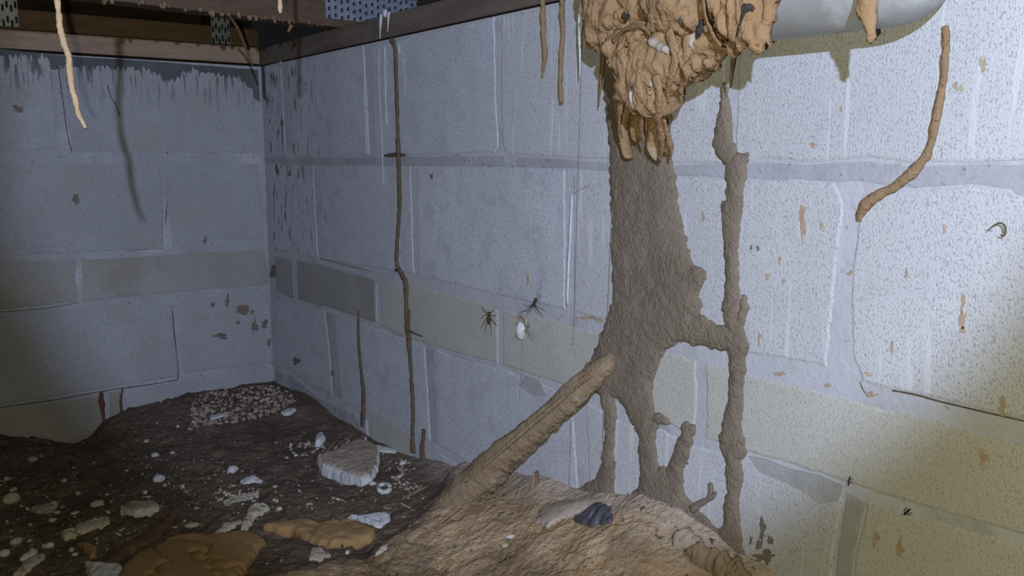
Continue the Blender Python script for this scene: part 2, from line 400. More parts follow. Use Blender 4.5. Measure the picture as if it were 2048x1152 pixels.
# left wall, course 1 (ragged paint edge under the plates)
def drip_edge(pts, amp=9, step=5):
    out = []
    for a, b in zip(pts[:-1], pts[1:]):
        n = max(1, int(abs(b[0] - a[0]) / step))
        for j in range(n):
            t = j / n; x = a[0] + (b[0] - a[0]) * t; y = a[1] + (b[1] - a[1]) * t
            out.append((x, y + amp * float(fbm(x / 9.0, 3.3, 0, 4, 3)) * 1.5 + (4 if len(out) % 2 else -3)))
    out.append(pts[-1]); return out
bL([(-220, 90)] + drip_edge([(-30, 104), (0, 106), (31, 112), (94, 116), (100, 124)]) + [(108, 200), (111, 298), (0, 302), (-220, 300)], jit=.0005, ch=.25)
bL(drip_edge([(119, 136), (150, 132), (169, 131), (281, 137), (320, 148), (344, 163), (365, 146), (390, 138), (437, 150), (478, 156), (506, 178)]) + [(510, 240), (513, 306), (400, 305), (147, 304), (136, 240), (128, 180)], jit=.0005, ch=.25)
# course 2
bL([(-220, 325), (0, 326), (130, 328), (320, 328), (325, 377), (328, 494), (250, 501), (59, 510), (-220, 528)])
bL([(352, 330), (516, 328), (522, 400), (529, 478), (437, 481), (346, 487), (332, 400)])
# course 3
bL([(-220, 530), (0, 516), (72, 521), (150, 520), (153, 560), (156, 603), (0, 621), (-220, 650)], 'bare_left')
bL([(162, 518), (312, 511), (375, 505), (528, 499), (534, 540), (537, 568), (500, 573), (344, 585), (219, 598), (165, 604)], 'bare_left')
# course 4
bL([(-220, 652), (0, 626), (90, 618), (219, 610), (312, 602), (344, 604), (350, 680), (357, 754), (219, 775), (0, 811), (-220, 850)])
bL([(362, 600), (437, 593), (538, 586), (543, 650), (545, 725), (437, 739), (364, 746), (358, 670)])
# course 5
bL([(-220, 862), (0, 818), (200, 790), (204, 840), (206, 905), (0, 935), (-220, 960)], 'bare_left')
bL([(217, 786), (240, 781), (243, 840), (245, 890), (219, 900)], 'bare_left')
bL([(247, 778), (400, 757), (549, 735), (552, 800), (400, 830), (250, 860)])
# the rest of both walls, beyond the frame
ident = lambda a, b: (a, b)
for row, (z0, z1, mL, mR) in enumerate([(.013, .195, 'paint_dim', 'paint_lit'), (-.193, -.010, 'paint_dim', 'paint_lit'), (-.292, -.212, 'bare_left', 'bare'), (-.480, -.312, 'paint_dim', 'bare'), (-.62, -.497, 'bare_left', 'bare')]):
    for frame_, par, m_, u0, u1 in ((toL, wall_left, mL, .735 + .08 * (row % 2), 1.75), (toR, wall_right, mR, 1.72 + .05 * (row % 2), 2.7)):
        u = u0
        while u < u1 - .05:
            e = min(u + .394, u1); block([(u, z1), (e, z1), (e, z0), (u, z0)], frame_, ident, M[m_], par); u = e + .012
# bed joint bands of darker mortar, recessed against the blocks
def band(px, frame, uvf, parent, mt, h=0.0006):
    return block(px, frame, uvf, M[mt], parent, proud=h, jit=.0005, name='mortar_joint')
band([(530, 313), (735, 314), (1000, 309), (1170, 320), (1340, 329), (1533, 322), (1611, 327), (1736, 319), (1814, 330), (2048, 326), (2120, 326), (2120, 404), (2033, 397), (2020, 380), (1939, 371), (1830, 379), (1752, 371), (1720, 365), (1627, 366), (1492, 359), (1340, 353), (1140, 339), (1000, 335), (700, 332), (530, 328)], toR, uvR, wall_right, 'mortar')
band([(-220, 303), (0, 303), (147, 305), (513, 307), (530, 313), (529, 327), (516, 327), (130, 327), (-220, 324)], toL, uvL, wall_left, 'mortar')
band([(-220, 82), (0, 97), (150, 112), (300, 121), (440, 132), (517, 139), (521, 205), (511, 200), (480, 175), (344, 170), (100, 140), (-220, 125)], toL, uvL, wall_left, 'mortar_dark')
band([(517, 133), (540, 128), (545, 160), (533, 205), (521, 190)], toR, uvR, wall_right, 'mortar_dark')
band([(111, 125), (120, 135), (137, 240), (147, 303), (112, 302), (109, 200)], toL, uvL, wall_left, 'mortar')
band([(352, 345), (350, 395), (334, 440), (340, 487), (329, 490), (327, 400), (338, 350)], toL, uvL, wall_left, 'mortar')
band([(1692, 980), (1735, 1004), (1712, 1100), (1700, 1220), (1662, 1220), (1675, 1090)], toR, uvR, wall_right, 'grout_grey')
band([(651, 622), (671, 628), (680, 720), (687, 804), (667, 790), (660, 700)], toR, uvR, wall_right, 'mortar')
band([(852, 693), (872, 699), (876, 780), (880, 890), (863, 884), (857, 780)], toR, uvR, wall_right, 'mortar')
band([(553, 735), (590, 752), (640, 792), (700, 822), (735, 838), (738, 870), (640, 830), (556, 790)], toR, uvR, wall_right, 'mortar', h=.003)
# grey smears of mortar across joints
def decal(px_or_c, uvf, frame, mt, parent, name, h=0.0014, th=0.0005, seed=1, jag=0.35):
    if len(px_or_c) == 4 and not isinstance(px_or_c[0], tuple):
        cx, cy, rx, ry = px_or_c
        n = 30; a = np.linspace(0, 2 * math.pi, n, endpoint=False)
        q_ = np.random.default_rng(seed).normal(0, 1, n); r = 1 + jag * (.75 * (q_ + np.roll(q_, 1) + np.roll(q_, 2)) / 1.6 + .35 * np.random.default_rng(seed + 500).normal(0, 1, n))
        r = np.clip(r, .45, 1.7)
        pts = [(cx + rx * math.cos(q) * k, cy + ry * math.sin(q) * k) for q, k in zip(a, r)]
    else: pts = px_or_c
    P = np.array([uvf(*p, h) for p in pts]); k = len(P)
    V = np.vstack([frame(P[:, 0], P[:, 1], np.full(k, h - .003)), frame(P[:, 0], P[:, 1], np.full(k, h + th))])
    F = [(i, (i + 1) % k, k + (i + 1) % k, k + i) for i in range(k)] + [tuple(range(k, 2 * k))]
    o = new_obj(name, V, F, M[mt], parent, flat=True); bm_fix(o); return o
decal([(1497, 912), (1530, 918), (1580, 938), (1640, 952), (1684, 972), (1676, 1002), (1640, 1008), (1610, 985), (1560, 960), (1520, 945)], uvR, toR, 'grout_grey', wall_right, 'mortar_smear')
decal([(1050, 752), (1078, 762), (1095, 792), (1062, 790), (1038, 770)], uvR, toR, 'grout_grey', wall_right, 'mortar_smear')
for i, (cx, cy, rx, ry) in enumerate([(1604, 446, 8, 26), (1643, 450, 4, 7), (1926, 640, 8, 17), (1926, 605, 4, 14), (1925, 660, 5, 7), (1813, 545, 4, 9), (1966, 915, 7, 16), (1568, 560, 4, 6), (1537, 552, 4, 6), (1785, 695, 3, 11), (1518, 675, 3, 14),
        (1407, 431, 3, 10), (1736, 748, 5, 5), (2004, 815, 6, 14), (1560, 520, 3, 6), (1968, 128, 6, 14), (1912, 172, 4, 8), (1924, 178, 4, 6), (1890, 455, 3, 7), (1656, 770, 5, 4), (1682, 218, 3, 6), (1626, 290, 4, 5), (1700, 545, 3, 4),
        (1750, 1075, 6, 14), (1800, 1095, 6, 22), (1560, 747, 10, 3), (1175, 634, 16, 3), (1195, 640, 8, 4), (1056, 560, 2, 14), (1740, 790, 10, 4)]):
    decal((cx, cy, rx, ry), uvR, toR, 'rust', wall_right, 'rust_spot', seed=i, jag=.45)
for i, (cx, cy, rx, ry) in enumerate([(1525, 1062, 6, 20), (1530, 1115, 16, 13), (1518, 1090, 5, 10), (1502, 1080, 3, 8), (1540, 1080, 5, 8), (863, 352, 4, 5), (592, 722, 6, 8), (1503, 496, 2, 4), (1516, 496, 2, 5), (546, 545, 4, 12), (664, 745, 3, 5)]):
    decal((cx, cy, rx, ry), uvR, toR, 'blotch', wall_right, 'dark_blotch', seed=40 + i, jag=.4)
for i, (cx, cy, rx, ry) in enumerate([(454, 602, 4, 10), (486, 618, 12, 8), (508, 652, 5, 14), (530, 648, 5, 9), (538, 686, 5, 7), (410, 480, 4, 8), (38, 218, 9, 7), (152, 396, 6, 12), (445, 672, 14, 5), (476, 645, 5, 3), (425, 608, 3, 5), (505, 625, 3, 4)]):
    decal((cx, cy, rx, ry), uvL, toL, 'blotch', wall_left, 'dark_blotch', seed=80 + i, jag=.4)
def crack(pts, uvf, frame, parent, w=1.6, mt='insect', name='crack', h=.0014):
    P = smooth(np.array([uvf(*p, h) for p in pts]), 3)
    V, F = tube(frame(P[:, 0], P[:, 1], np.full(len(P), h)), np.full(len(P), w * .0005), 5, rough=.5, freq=300, k=1)
    return new_obj(name, V, F, M[mt], parent)
crack([(215, 170), (222, 195), (232, 210), (240, 232)], uvL, toL, wall_left)
crack([(117, 140), (127, 210), (135, 270), (144, 303)], uvL, toL, wall_left)
crack([(345, 620), (350, 680), (357, 752), (340, 762), (280, 772), (219, 780), (120, 798), (0, 815)], uvL, toL, wall_left)
crack([(0, 624), (90, 617), (156, 605)], uvL, toL, wall_left, mt='blotch')
crack([(250, 502), (285, 499), (328, 497)], uvL, toL, wall_left, mt='blotch', w=1.2)
crack([(1786, 781), (1830, 789), (1877, 802), (1939, 817), (2048, 842)], uvR, toR, wall_right, w=1.5, mt='mud_thin')
crack([(1720, 763), (1727, 780), (1738, 793)], uvR, toR, wall_right, w=1.0, mt='blotch')
crack([(640, 517), (700, 532), (745, 543)], uvR, toR, wall_right, w=1.2, mt='blotch')
# chalky white runs below the sill
for i, (pts, wd) in enumerate([([(769, 92), (770, 150), (771, 200), (772, 238), (773, 250)], 2.2), ([(757, 98), (759, 190), (764, 290), (766, 378)], 1.3), ([(727, 102), (729, 150), (728, 195), (731, 235), (733, 310)], 1.6),
        ([(796, 84), (799, 108)], 2.2), ([(804, 95), (809, 150), (811, 198)], .8), ([(753, 570), (753, 610), (755, 645)], 1.6), ([(1143, 390), (1140, 470), (1136, 540), (1134, 610)], 3.0)]):
    P = np.array([uvR(*p, .004) for p in pts])
    V, F = tube(toR(P[:, 0], P[:, 1], np.full(len(P), .004)), [wd * .0009] * len(P), 6, rough=.5, freq=150, seed=i, flatten=((0, 1, 0), .35))
    new_obj('mineral_streak', V, F, M['mineral'], wall_right)

# ------------------------------------------------------------------ framing overhead
def prism(A, B, thick, z0, z1, name, mt, parent=None):
    """board between plan points A and B, its seen face on the line AB, thickness away on the left of AB"""
    A = np.array(A); B = np.array(B); d = (B - A) / np.linalg.norm(B - A); n = np.array([-d[1], d[0]]) * thick
    q = [A, B, B + n, A + n]
    V = [(*p, z0) for p in q] + [(*p, z1) for p in q]
    F = [(0, 3, 2, 1), (4, 5, 6, 7), (0, 1, 5, 4), (1, 2, 6, 5), (2, 3, 7, 6), (3, 0, 4, 7)]
    o = new_obj(name, V, F, mt, parent, flat=True); return o
def bev(o, w=.002):
    b = o.modifiers.new('bevel', 'BEVEL'); b.width = w; b.segments = 2; return o
v, f = boxm((-0.02, 0.001, .2085), (2.75, .089, .2465)); sill_r = bev(struct(new_obj('trim_1', v, f, M['wood_dark'], flat=True), 'dark sill plate lying on the long wall'))
v, f = boxm((-.089, -1.75, .2105), (-.002, -.002, .2475)); bev(struct(new_obj('trim_2', v, f, M['wood_light'], flat=True), 'lower, lighter sill plate on the end wall'))
v, f = boxm((-.089, -1.75, .2485), (-.004, -.002, .2865)); bev(struct(new_obj('trim_3', v, f, M['wood'], flat=True), 'upper, browner sill plate on the end wall'))
v, f = boxm((-.089, -1.75, .2875), (-.045, -.002, .4795)); struct(new_obj('trim_4', v, f, M['wood_shaded'], flat=True), 'dark rim board above the end wall')
v, f = boxm((-.02, .19, .2060), (2.75, .20, .4795)); struct(new_obj('trim_5', v, f, M['wood_shaded'], flat=True), 'dark rim board above the long wall')
v, f = boxm((-.15, -1.75, .48), (2.75, .2, .50)); struct(new_obj('ceiling', v, f, M['wood_shaded'], flat=True), 'dark subfloor boards')
# beam parallel to the end wall with its big nail plate
A = np.array([.548, -1.05]); B = np.array([.370, .185])
dAB = (B - A) / np.linalg.norm(B - A); nAB = np.array([-dAB[1], dAB[0]])
beam = root('floor_beam', (*((A + B) / 2), .2475))
tag(beam, 'brown wooden floor beam crossing above, with a wide punched steel plate on its face', 'beam')
bev(prism(A, B, .045, .2475, .4785, 'timber', M['wood_beam'], beam))
def nail_plate(o2w, w, h, cols, rows, parent, name='nail_plate', sw=.0022, sh=.006, stag=True):
    """o2w(u, v, h): plate point to world; plate with punched slots"""
    g = .0012
    def bx(u0, u1, v0, v1, a, b):
        q = np.array([o2w(u, vv, hh) for hh in (a, b) for (u, vv) in ((u0, v0), (u1, v0), (u1, v1), (u0, v1))])
        return q, [(0, 3, 2, 1), (4, 5, 6, 7), (0, 1, 5, 4), (1, 2, 6, 5), (2, 3, 7, 6), (3, 0, 4, 7)]
    v, f = bx(0, w, 0, h, .0005, .0018)
    pl = new_obj(name, v, f, M['steel'], parent, flat=True)
    sl = []; th = []
    for i in range(cols):
        for j in range(rows):
            u = (i + .5) * w / cols; vv = (j + (.5 if not stag or i % 2 else .25)) * h / rows
            sl.append(bx(u - sw, u + sw, vv - sh, vv + sh * .6, .0016, .0022))
            th.append(bx(u - sw * 1.15, u + sw * 1.15, vv + sh * .6, vv + sh * .95, .0016, .0045))
    v, f = merge(*sl); s = new_obj('slots', v, f, M['slot'], pl, flat=True); s['kind'] = 'stuff'
    v, f = merge(*th); s = new_obj('teeth', v, f, M['steel'], pl, flat=True); s['kind'] = 'stuff'
    return pl
WLOC_fix = WLOC
P0 = on_level(619, 37, .2665); 
s0 = (P0[:2] - A) @ dAB
def bw(u, v_, h):
    p = A + dAB * (s0 + u) - nAB * h; return (p[0], p[1], .262 + v_)
nail_plate(bw, .360, .115, 26, 8, beam, sw=.0026, sh=.0040)
# two short tie plates on dark blocks standing on the end-wall plates
for k, (pxa, pxb, ytop, ybot, lab) in enumerate([(-14, 38, -25, 52, 'dark framing block at the top left corner with a pale slotted steel tie plate'),
                                                (424, 461, 20, 87, 'dark framing block beside the room corner with a short slotted steel tie plate')]):
    a = on_left(pxa, ybot, .030); b = on_left(pxb, ybot, .030); t = on_left(pxb, ytop, .030)
    yl, yr = a[1], b[1]; z0 = (a[2] + b[2]) / 2; z1 = t[2]
    if k == 0: z1 = z0 + .11
    r = root('framing_block', ((.03 - .045) / 2, (yl + yr) / 2, .2870)); tag(r, lab, 'block', 'framing blocks with tie plates')
    v, f = boxm((-.044, yl + .002, .2870), (.028, yr - .002, .4785)); new_obj('timber', v, f, M['wood_shaded'], r, flat=True)
    def tw(u, v_, h, yl=yl, z0=z0): return (.0285 + h, yl + u, z0 + v_)
    nail_plate(tw, yr - yl, z1 - z0, 6, 3 if k else 4, r, name='tie_plate', sw=.0020, sh=.0075, stag=True)
# joist out of view that the nearest mud tubes hang from
jp = at_depth(118, -40, .88)
v, f = boxm((jp[0] - .02, -1.75, .300), (jp[0] + .02, .0, .4785))
tag(new_obj('floor_joist', v, f, M['wood'], flat=True), 'plain floor joist overhead that long mud tubes hang from', 'joist')

# ------------------------------------------------------------------ the soil floor
zw_x = np.array([-.1, .016, .13, .265, .409, .537, .704, .85, .929, 1.02, 1.104, 1.168, 1.2, 1.236, 1.30, 1.384, 1.436, 1.55, 1.75, 2.8])
zw_z = np.array([-.522, -.520, -.515, -.508, -.524, -.530, -.507, -.492, -.472, -.455, -.445, -.432, -.428, -.412, -.412, -.428, -.432, -.45, -.49, -.5])
lw_y = np.array([-1.8, -.70, -.567, -.50, -.434, -.40, -.384, -.323, -.25, -.173, -.08, .1])
lw_z = np.array([-.53, -.535, -.540, -.560, -.590, -.578, -.560, -.536, -.528, -.516, -.512, -.522])
BASE = -.545
def poly_level(px, z=-.53): return [tuple(on_level(a, b, z)[:2]) for a, b in px]
MOUND = poly_level([(440, 1180), (560, 1128), (640, 1120), (740, 1107), (775, 1088), (830, 1062), (870, 1030), (900, 985), (980, 930), (1300, 940), (1700, 1300), (1000, 1400)], -.52)
def zf(x, y, fine=1.0):
    x = np.asarray(x, float); y = np.asarray(y, float)
    dr = np.maximum(-y, 0); dl = np.maximum(x, 0)
    wr = np.exp(-(dr / .17) ** 1.3); wl = np.exp(-(dl / .16) ** 1.3)
    z = BASE + (np.interp(x, zw_x, zw_z) - BASE) * wr + (np.interp(y, lw_y, lw_z) - BASE) * wl * (1 - wr)
    s = sdf_poly(MOUND, x, y) + .012 * fbm(x * 18, y * 18, 0, 5, 3)
    z = z + .016 / (1 + np.exp(-np.clip(s / .004, -30, 30)))
    z = z + .010 * fbm(x * 9, y * 9, 0, 21, 1 + int(2 * fine)) + fine * (.0040 * fbm(x * 45, y * 45, 0, 31, 2) + .0042 * fbm(x * 110, y * 110, 0, 37, 3)) * np.clip(1.2 - wr, .4, 1)
    rid = np.abs(fbm(x * 12 + y * 7, (y - .3 * x) * 26, 0, 77, 3))
    z = z - .007 * np.clip(.10 - rid, 0, .1) / .1 * (1 - wr)
    return z
def floor_at(px, py, lift=0.0):
    z = BASE + .02
    for _ in range(12):
        p = on_level(px, py, z); z = .5 * z + .5 * (float(zf(p[0], p[1])) + lift)
    return on_level(px, py, z)
gx = np.arange(-.06, 2.05, .0048); gy = np.arange(-1.3, .021, .0048)
GX, GY = np.meshgrid(gx, gy, indexing='ij'); GZ = zf(GX, GY)
idx = np.arange(GX.size).reshape(GX.shape)
Ff = np.stack([idx[:-1, :-1], idx[1:, :-1], idx[1:, 1:], idx[:-1, 1:]], -1).reshape(-1, 4)
def soil_extra(N, L, mix, ramp, noise, col, co):
    at = N.new('ShaderNodeAttribute'); at.attribute_name = 'soil'
    sp = N.new('ShaderNodeSeparateColor'); L.new(at.outputs['Color'], sp.inputs[0])
    n1 = noise(30, 5, co)
    tan = mix(ramp(n1, .35, .62), (.37, .24, .125), (.50, .36, .225))
    grey = mix(ramp(noise(40, 5, co), .35, .65), (.37, .29, .225), (.50, .42, .345))
    c = mix(sp.outputs[0], col, tan); c = mix(sp.outputs[1], c, grey)
    s = ramp(noise(95, 3, co), .655, .70); c = mix(s, c, (.42, .37, .30))
    s = ramp(noise(55, 4, co), .63, .70); c = mix(s, c, (.09, .055, .035))
    return c
M['soil'] = mat('crawlspace_soil', (.085, .060, .043), (.155, .112, .080), scale=14, bump=1.0, bscale=120, rough=.97, bdist=.006, patch=(.22, .165, .12), pscale=24, pthr=.58, world=True, extra=soil_extra)
floor = new_obj('floor', np.stack([GX, GY, GZ], -1).reshape(-1, 3), Ff, M['soil'], origin=np.array([0, 0, 0.]))
struct(floor, 'bare brown crawlspace soil heaped against the walls')
sm = sdf_poly(MOUND, GX, GY) + .03 * fbm(GX * 25, GY * 25, 0, 8, 4)
tanm = np.clip(sm / .03, 0, 1) * np.clip(.9 + fbm(GX * 14, GY * 14, 0, 3, 3), 0, 1)
dr = np.maximum(-GY, 0)
grm = np.clip(1 - dr / (.06 + .03 * fbm(GX * 30, GY * 30, 0, 6, 3)), 0, 1) * np.clip((GX - .55) / .3, 0, 1)
ca = floor.data.color_attributes.new('soil', 'FLOAT_COLOR', 'POINT')
ca.data.foreach_set('color', np.stack([tanm, grm, 0 * tanm, 0 * tanm + 1], -1).reshape(-1).astype(np.float32))

# ------------------------------------------------------------------ termite mud on the long wall
def pxl(p, h=0.0): return [uvR(a, b, h) for a, b in p]
SHEET = pxl([(1210, 120), (1213, 200), (1222, 270), (1224, 330), (1223, 352), (1226, 400), (1228, 440), (1225, 490), (1229, 520), (1228, 590), (1230, 605), (1222, 620), (1214, 645), (1207, 670), (1196, 695), (1182, 725), (1165, 752), (1180, 775), (1205, 790),
             (1244, 797), (1256, 822), (1270, 850), (1290, 866), (1302, 850), (1310, 832), (1303, 800), (1304, 760), (1314, 735), (1325, 713), (1338, 693), (1352, 683), (1366, 677), (1380, 672), (1400, 650), (1397, 632), (1404, 610), (1396, 592), (1400, 583), (1411, 569),
             (1416, 549), (1400, 537), (1388, 530), (1380, 520), (1382, 510), (1376, 495), (1370, 472), (1362, 440), (1358, 420), (1356, 385), (1350, 352), (1344, 330), (1338, 300), (1341, 260), (1346, 220), (1348, 185), (1345, 120)])
def chain(pts): return np.array([uvR(a, b) for a, b, _ in pts]), np.array([r * .00072 for _, _, r in pts])
BRANCH = chain([(1370, 650, 26), (1405, 660, 22), (1435, 674, 17), (1462, 676, 17)])
LEG1 = chain([(1216, 790, 17), (1222, 830, 13), (1222, 870, 10), (1218, 910, 12), (1216, 950, 14), (1212, 990, 22), (1205, 1030, 30)])
LEG2 = chain([(1283, 800, 28), (1292, 845, 23), (1298, 880, 16), (1297, 905, 20), (1302, 940, 22), (1308, 970, 30), (1310, 1010, 40)])
LEG3 = chain([(1378, 860, 11), (1374, 880, 11), (1366, 900, 14), (1358, 925, 14), (1350, 950, 16), (1350, 990, 26)])
SPUR = chain([(1312, 836, 8), (1326, 838, 6), (1336, 842, 4)])
LINK = chain([(1304, 860, 8), (1312, 849, 7)])
LIP = chain([(1385, 855, 5), (1376, 858, 6)])
def edge_noise(u, v, amp, seed):
    return amp * (fbm(u * 150, v * 150, 0, seed, 3) * 1.3 + .5 * np.abs(vnoise(u * 150, v * 150, 0, seed + 3)))
def mud_height(H, wdt, seed):
    def h(D, u, v):
        n = fbm(u * 80, v * 80, 0, seed, 4); n2 = fbm(u * 220, v * 220, 0, seed + 4, 3)
        return H * .8 * np.sqrt(1 - np.exp(-np.maximum(D, 0) / wdt)) * (1 + .15 * n) + .0010 * n2 * np.clip(D / .003, 0, 1)
    return h
col_root = root('termite_mud_column', (*on_right(1300, 960)[:2], -.40))
tag(col_root, 'broad brown termite mud sheet spreading down the wall from the big orange nest', 'mud tube')
def part_patch(sdfs, name, H, wdt, seed, parent, mt, amp=.0035, res=.0018, pad=.03):
    allp = np.vstack([q for q in sdfs['pts']])
    b = (allp[:, 0].min() - pad, allp[:, 0].max() + pad, allp[:, 1].min() - pad, allp[:, 1].max() + pad)
    V, F = hf_patch(lambda u, v: sdfs['f'](u, v) + .0012 + edge_noise(u, v, amp, seed), b, res, mud_height(H, wdt, seed))
    return new_obj(name, V, F, mt, parent)
part_patch({'pts': [np.array(SHEET)], 'f': lambda u, v: sdf_poly(SHEET, u, v)}, 'sheet', .011, .010, 3, col_root, M['mud'])
for k, (ln, nm) in enumerate([([BRANCH], 'branch'), ([LEG1], 'leg'), ([LEG2, SPUR, LINK], 'leg'), ([LEG3, LIP], 'leg')]):
    def fn(u, v, ln=ln):
        r = np.full(u.shape, -1e9)
        for P, rd in ln: r = np.maximum(r, sdf_line(P, rd, u, v))
        return r
    part_patch({'pts': [P for P, _ in ln], 'f': fn}, nm, .0095, .006, 13 + k, col_root, M['mud'], amp=.003, res=.0015)
SKIRT = pxl([(1285, 925), (1335, 935), (1352, 950), (1366, 985), (1388, 1008), (1412, 1035), (1442, 1062), (1492, 1100), (1500, 1220), (1250, 1160), (1238, 1012), (1262, 990), (1288, 968)])
SKIRT2 = pxl([(1204, 935), (1232, 928), (1226, 1010), (1222, 1120), (1080, 1080), (1072, 1010), (1090, 1000), (1120, 988), (1165, 974), (1190, 960)])
for q_ in (SKIRT, SKIRT2):
    part_patch({'pts': [np.array(q_)], 'f': lambda u, v, q_=q_: sdf_poly(q_, u, v)}, 'skirt', .010, .012, 23, col_root, M['mud'], amp=.003)
VT = pxl([(1448, 165), (1445, 195), (1440, 232), (1432, 270), (1431, 290), (1440, 310), (1452, 330), (1455, 355), (1457, 362), (1455, 400), (1448, 402), (1448, 440), (1450, 470), (1453, 500), (1456, 560), (1452, 590), (1447, 612), (1454, 640), (1458, 660), (1455, 690), (1462, 720), (1463, 760),
          (1460, 800), (1452, 830), (1446, 860), (1440, 875), (1445, 895), (1455, 920), (1456, 960), (1458, 985), (1450, 1010), (1450, 1045), (1438, 1065), (1425, 1110), (1420, 1170), (1500, 1180), (1488, 1100), (1480, 1040), (1478, 1000), (1485, 960), (1485, 920), (1492, 908), (1490, 880),
          (1483, 860), (1484, 830), (1486, 800), (1489, 770), (1490, 740), (1490, 715), (1499, 695), (1490, 665), (1483, 640), (1481, 585), (1478, 560), (1478, 500), (1481, 450), (1485, 420), (1485, 400), (1491, 360), (1489, 330), (1496, 309), (1476, 306), (1465, 280), (1462, 240), (1456, 195), (1453, 165)])
SP2 = chain([(1478, 655, 7), (1485, 635, 6), (1491, 612, 7), (1491, 597, 3)])
vt = tag(part_patch({'pts': [np.array(VT)], 'f': lambda u, v: np.maximum(sdf_poly(VT, u, v), sdf_line(*SP2, u, v))}, 'termite_mud_tube', .0085, .006, 31, None, M['mud'], amp=.0026, res=.0015),
         'long ragged brown mud tube right of the broad mud sheet, ceiling to soil', 'mud tube')
def wall_tube(pts, name, label, mt, flat=.7, h=.0035, rough=.45, freq=140, seed=1, uvf=uvR, frame=toR, cat='mud tube', parent=None, seg=9, k=5):
    P = np.array([uvf(a, b, h) for a, b, _ in pts])
    sc = np.array([np.linalg.norm(np.array(uvf(a + 1, b, h)) - np.array(uvf(a, b, h))) for a, b, _ in pts])
    sc = np.minimum(sc, .0011)
    ax = (0, 1, 0) if frame is toR else (1, 0, 0)
    V, F = tube(frame(P[:, 0], P[:, 1], np.full(len(P), h)), [r * s for (_, _, r), s in zip(pts, sc)], seg, flatten=(ax, flat), rough=rough, freq=freq, seed=seed, k=k)
    o = new_obj(name, V, F, mt, parent)
    return tag(o, label, cat) if label else o
wall_tube([(1890, 52, 7), (1892, 90, 8), (1888, 140, 8), (1882, 190, 8), (1872, 240, 9), (1862, 285, 8), (1848, 318, 10), (1822, 345, 12), (1790, 372, 9), (1760, 388, 9), (1738, 403, 12), (1722, 424, 9), (1718, 442, 4)], 'termite_mud_tube',
          'curved brown mud tube sweeping down left from under the grey pipe', M['mud_orange'], seed=4, rough=.5, k=7, freq=170)
tA = root('termite_mud_tube', on_right(826, 890, .003)); tag(tA, 'thin dark mud tube running the full wall height below the white streaks', 'mud tube')
wall_tube([(783, 80, 5), (790, 100, 4), (794, 200, 4), (795, 260, 4), (797, 310, 5), (799, 400, 4.5), (797, 450, 4), (793, 520, 4), (801, 545, 4), (811, 566, 5), (813, 620, 4.5), (816, 668, 6), (820, 710, 4), (823, 760, 4), (826, 820, 4), (825, 870, 4), (826, 905, 6)], 'tube', None, M['mud_thin'], parent=tA, seed=5, rough=.6, k=8, freq=200)
wall_tube([(770, 311, 2), (790, 309, 3), (811, 310, 1.5)], 'cross_branch', None, M['mud_thin'], parent=tA, seed=6)
wall_tube([(790, 540, 2), (798, 541, 3), (803, 546, 3)], 'side_nub', None, M['mud_thin'], parent=tA, seed=7)
wall_tube([(819, 620, 2), (818, 640, 3), (816, 655, 3)], 'side_nub', None, M['mud_thin'], parent=tA, seed=8)
wall_tube([(816, 660, 3), (830, 667, 1.5), (845, 673, 1)], 'side_nub', None, M['mud_thin'], parent=tA, seed=8)
wall_tube([(716, 622, 2), (717, 680, 3.2), (722, 740, 3.6), (727, 790, 5), (725, 852, 5)], 'termite_mud_tube', 'short thin mud tube rising from the soil left of the full-height one', M['mud_thin'], seed=9, rough=.6, k=8, freq=200)
wall_tube([(848, 860, 4), (846, 880, 4), (844, 900, 5), (848, 930, 6)], 'termite_mud_tube', 'stubby mud tube end just above the soil, right of the thin tall tube', M['mud_thin'], seed=10)
# free tubes hanging down
def hang(pts, name, label, mt, tdepth, rough=.4, freq=120, seed=1, wallh=None, k=5, flat=None, top=None):
    P = []; R = []
    for i, (a, b, r) in enumerate(pts):
        t = 1.0 if tdepth is None else (tdepth if np.isscalar(tdepth) else tdepth[i])
        p = at_depth(a, b, t) if wallh is None else on_right(a, b, wallh)
        tt = t if wallh is None else (p - CC) @ CR[2]
        P.append(p); R.append(r * tt / FPX)
    if top: P.insert(0, np.array([P[0][0], P[0][1], top])); R.insert(0, R[0] * 1.2)
    V, F = tube(P, R, 10, rough=rough, freq=freq, seed=seed, k=k, flatten=flat)
    return tag(new_obj(name, V, F, mt), label, 'mud tube')
p0 = at_depth(115, 0, .88); 
hang([(118, -115, 7), (115, -40, 6), (115, 0, 5.5), (119, 40, 6), (123, 70, 6.5), (136, 110, 6.5), (140, 140, 6.5), (143, 175, 5.5), (151, 200, 6), (157, 228, 5), (171, 256, 3.5)], 'hanging_mud_tube', 'long pale beige mud tube dangling free at the top left', M['beige'], .88, seed=3, k=8, freq=260, rough=.5, top=.302)
hang([(560, -120, 4), (559, -40, 4), (560, 0, 4.5), (560, 18, 4.5), (561, 26, 3)], 'hanging_mud_tube', 'short pale beige mud tube end dangling before the brown beam', M['beige'], 1.012, seed=5, freq=260, top=.302)
hang([(456, 28, 3), (466, 42, 2.5), (478, 62, 3), (486, 82, 3), (495, 105, 2.5), (505, 132, 1.5)], 'hanging_mud_tube', 'thin slanting tan thread of mud hanging from the beam edge beside the tie plate', M['mud_orange'], [1.47, 1.50, 1.54, 1.58, 1.62, 1.66], seed=6, freq=200)
hang([(583, 50, 4), (579, 58, 3), (576, 64, 2)], 'hanging_mud_tube', 'tiny tan mud stub under the beam just left of the sill end', M['mud_orange'], 1.58, seed=8)
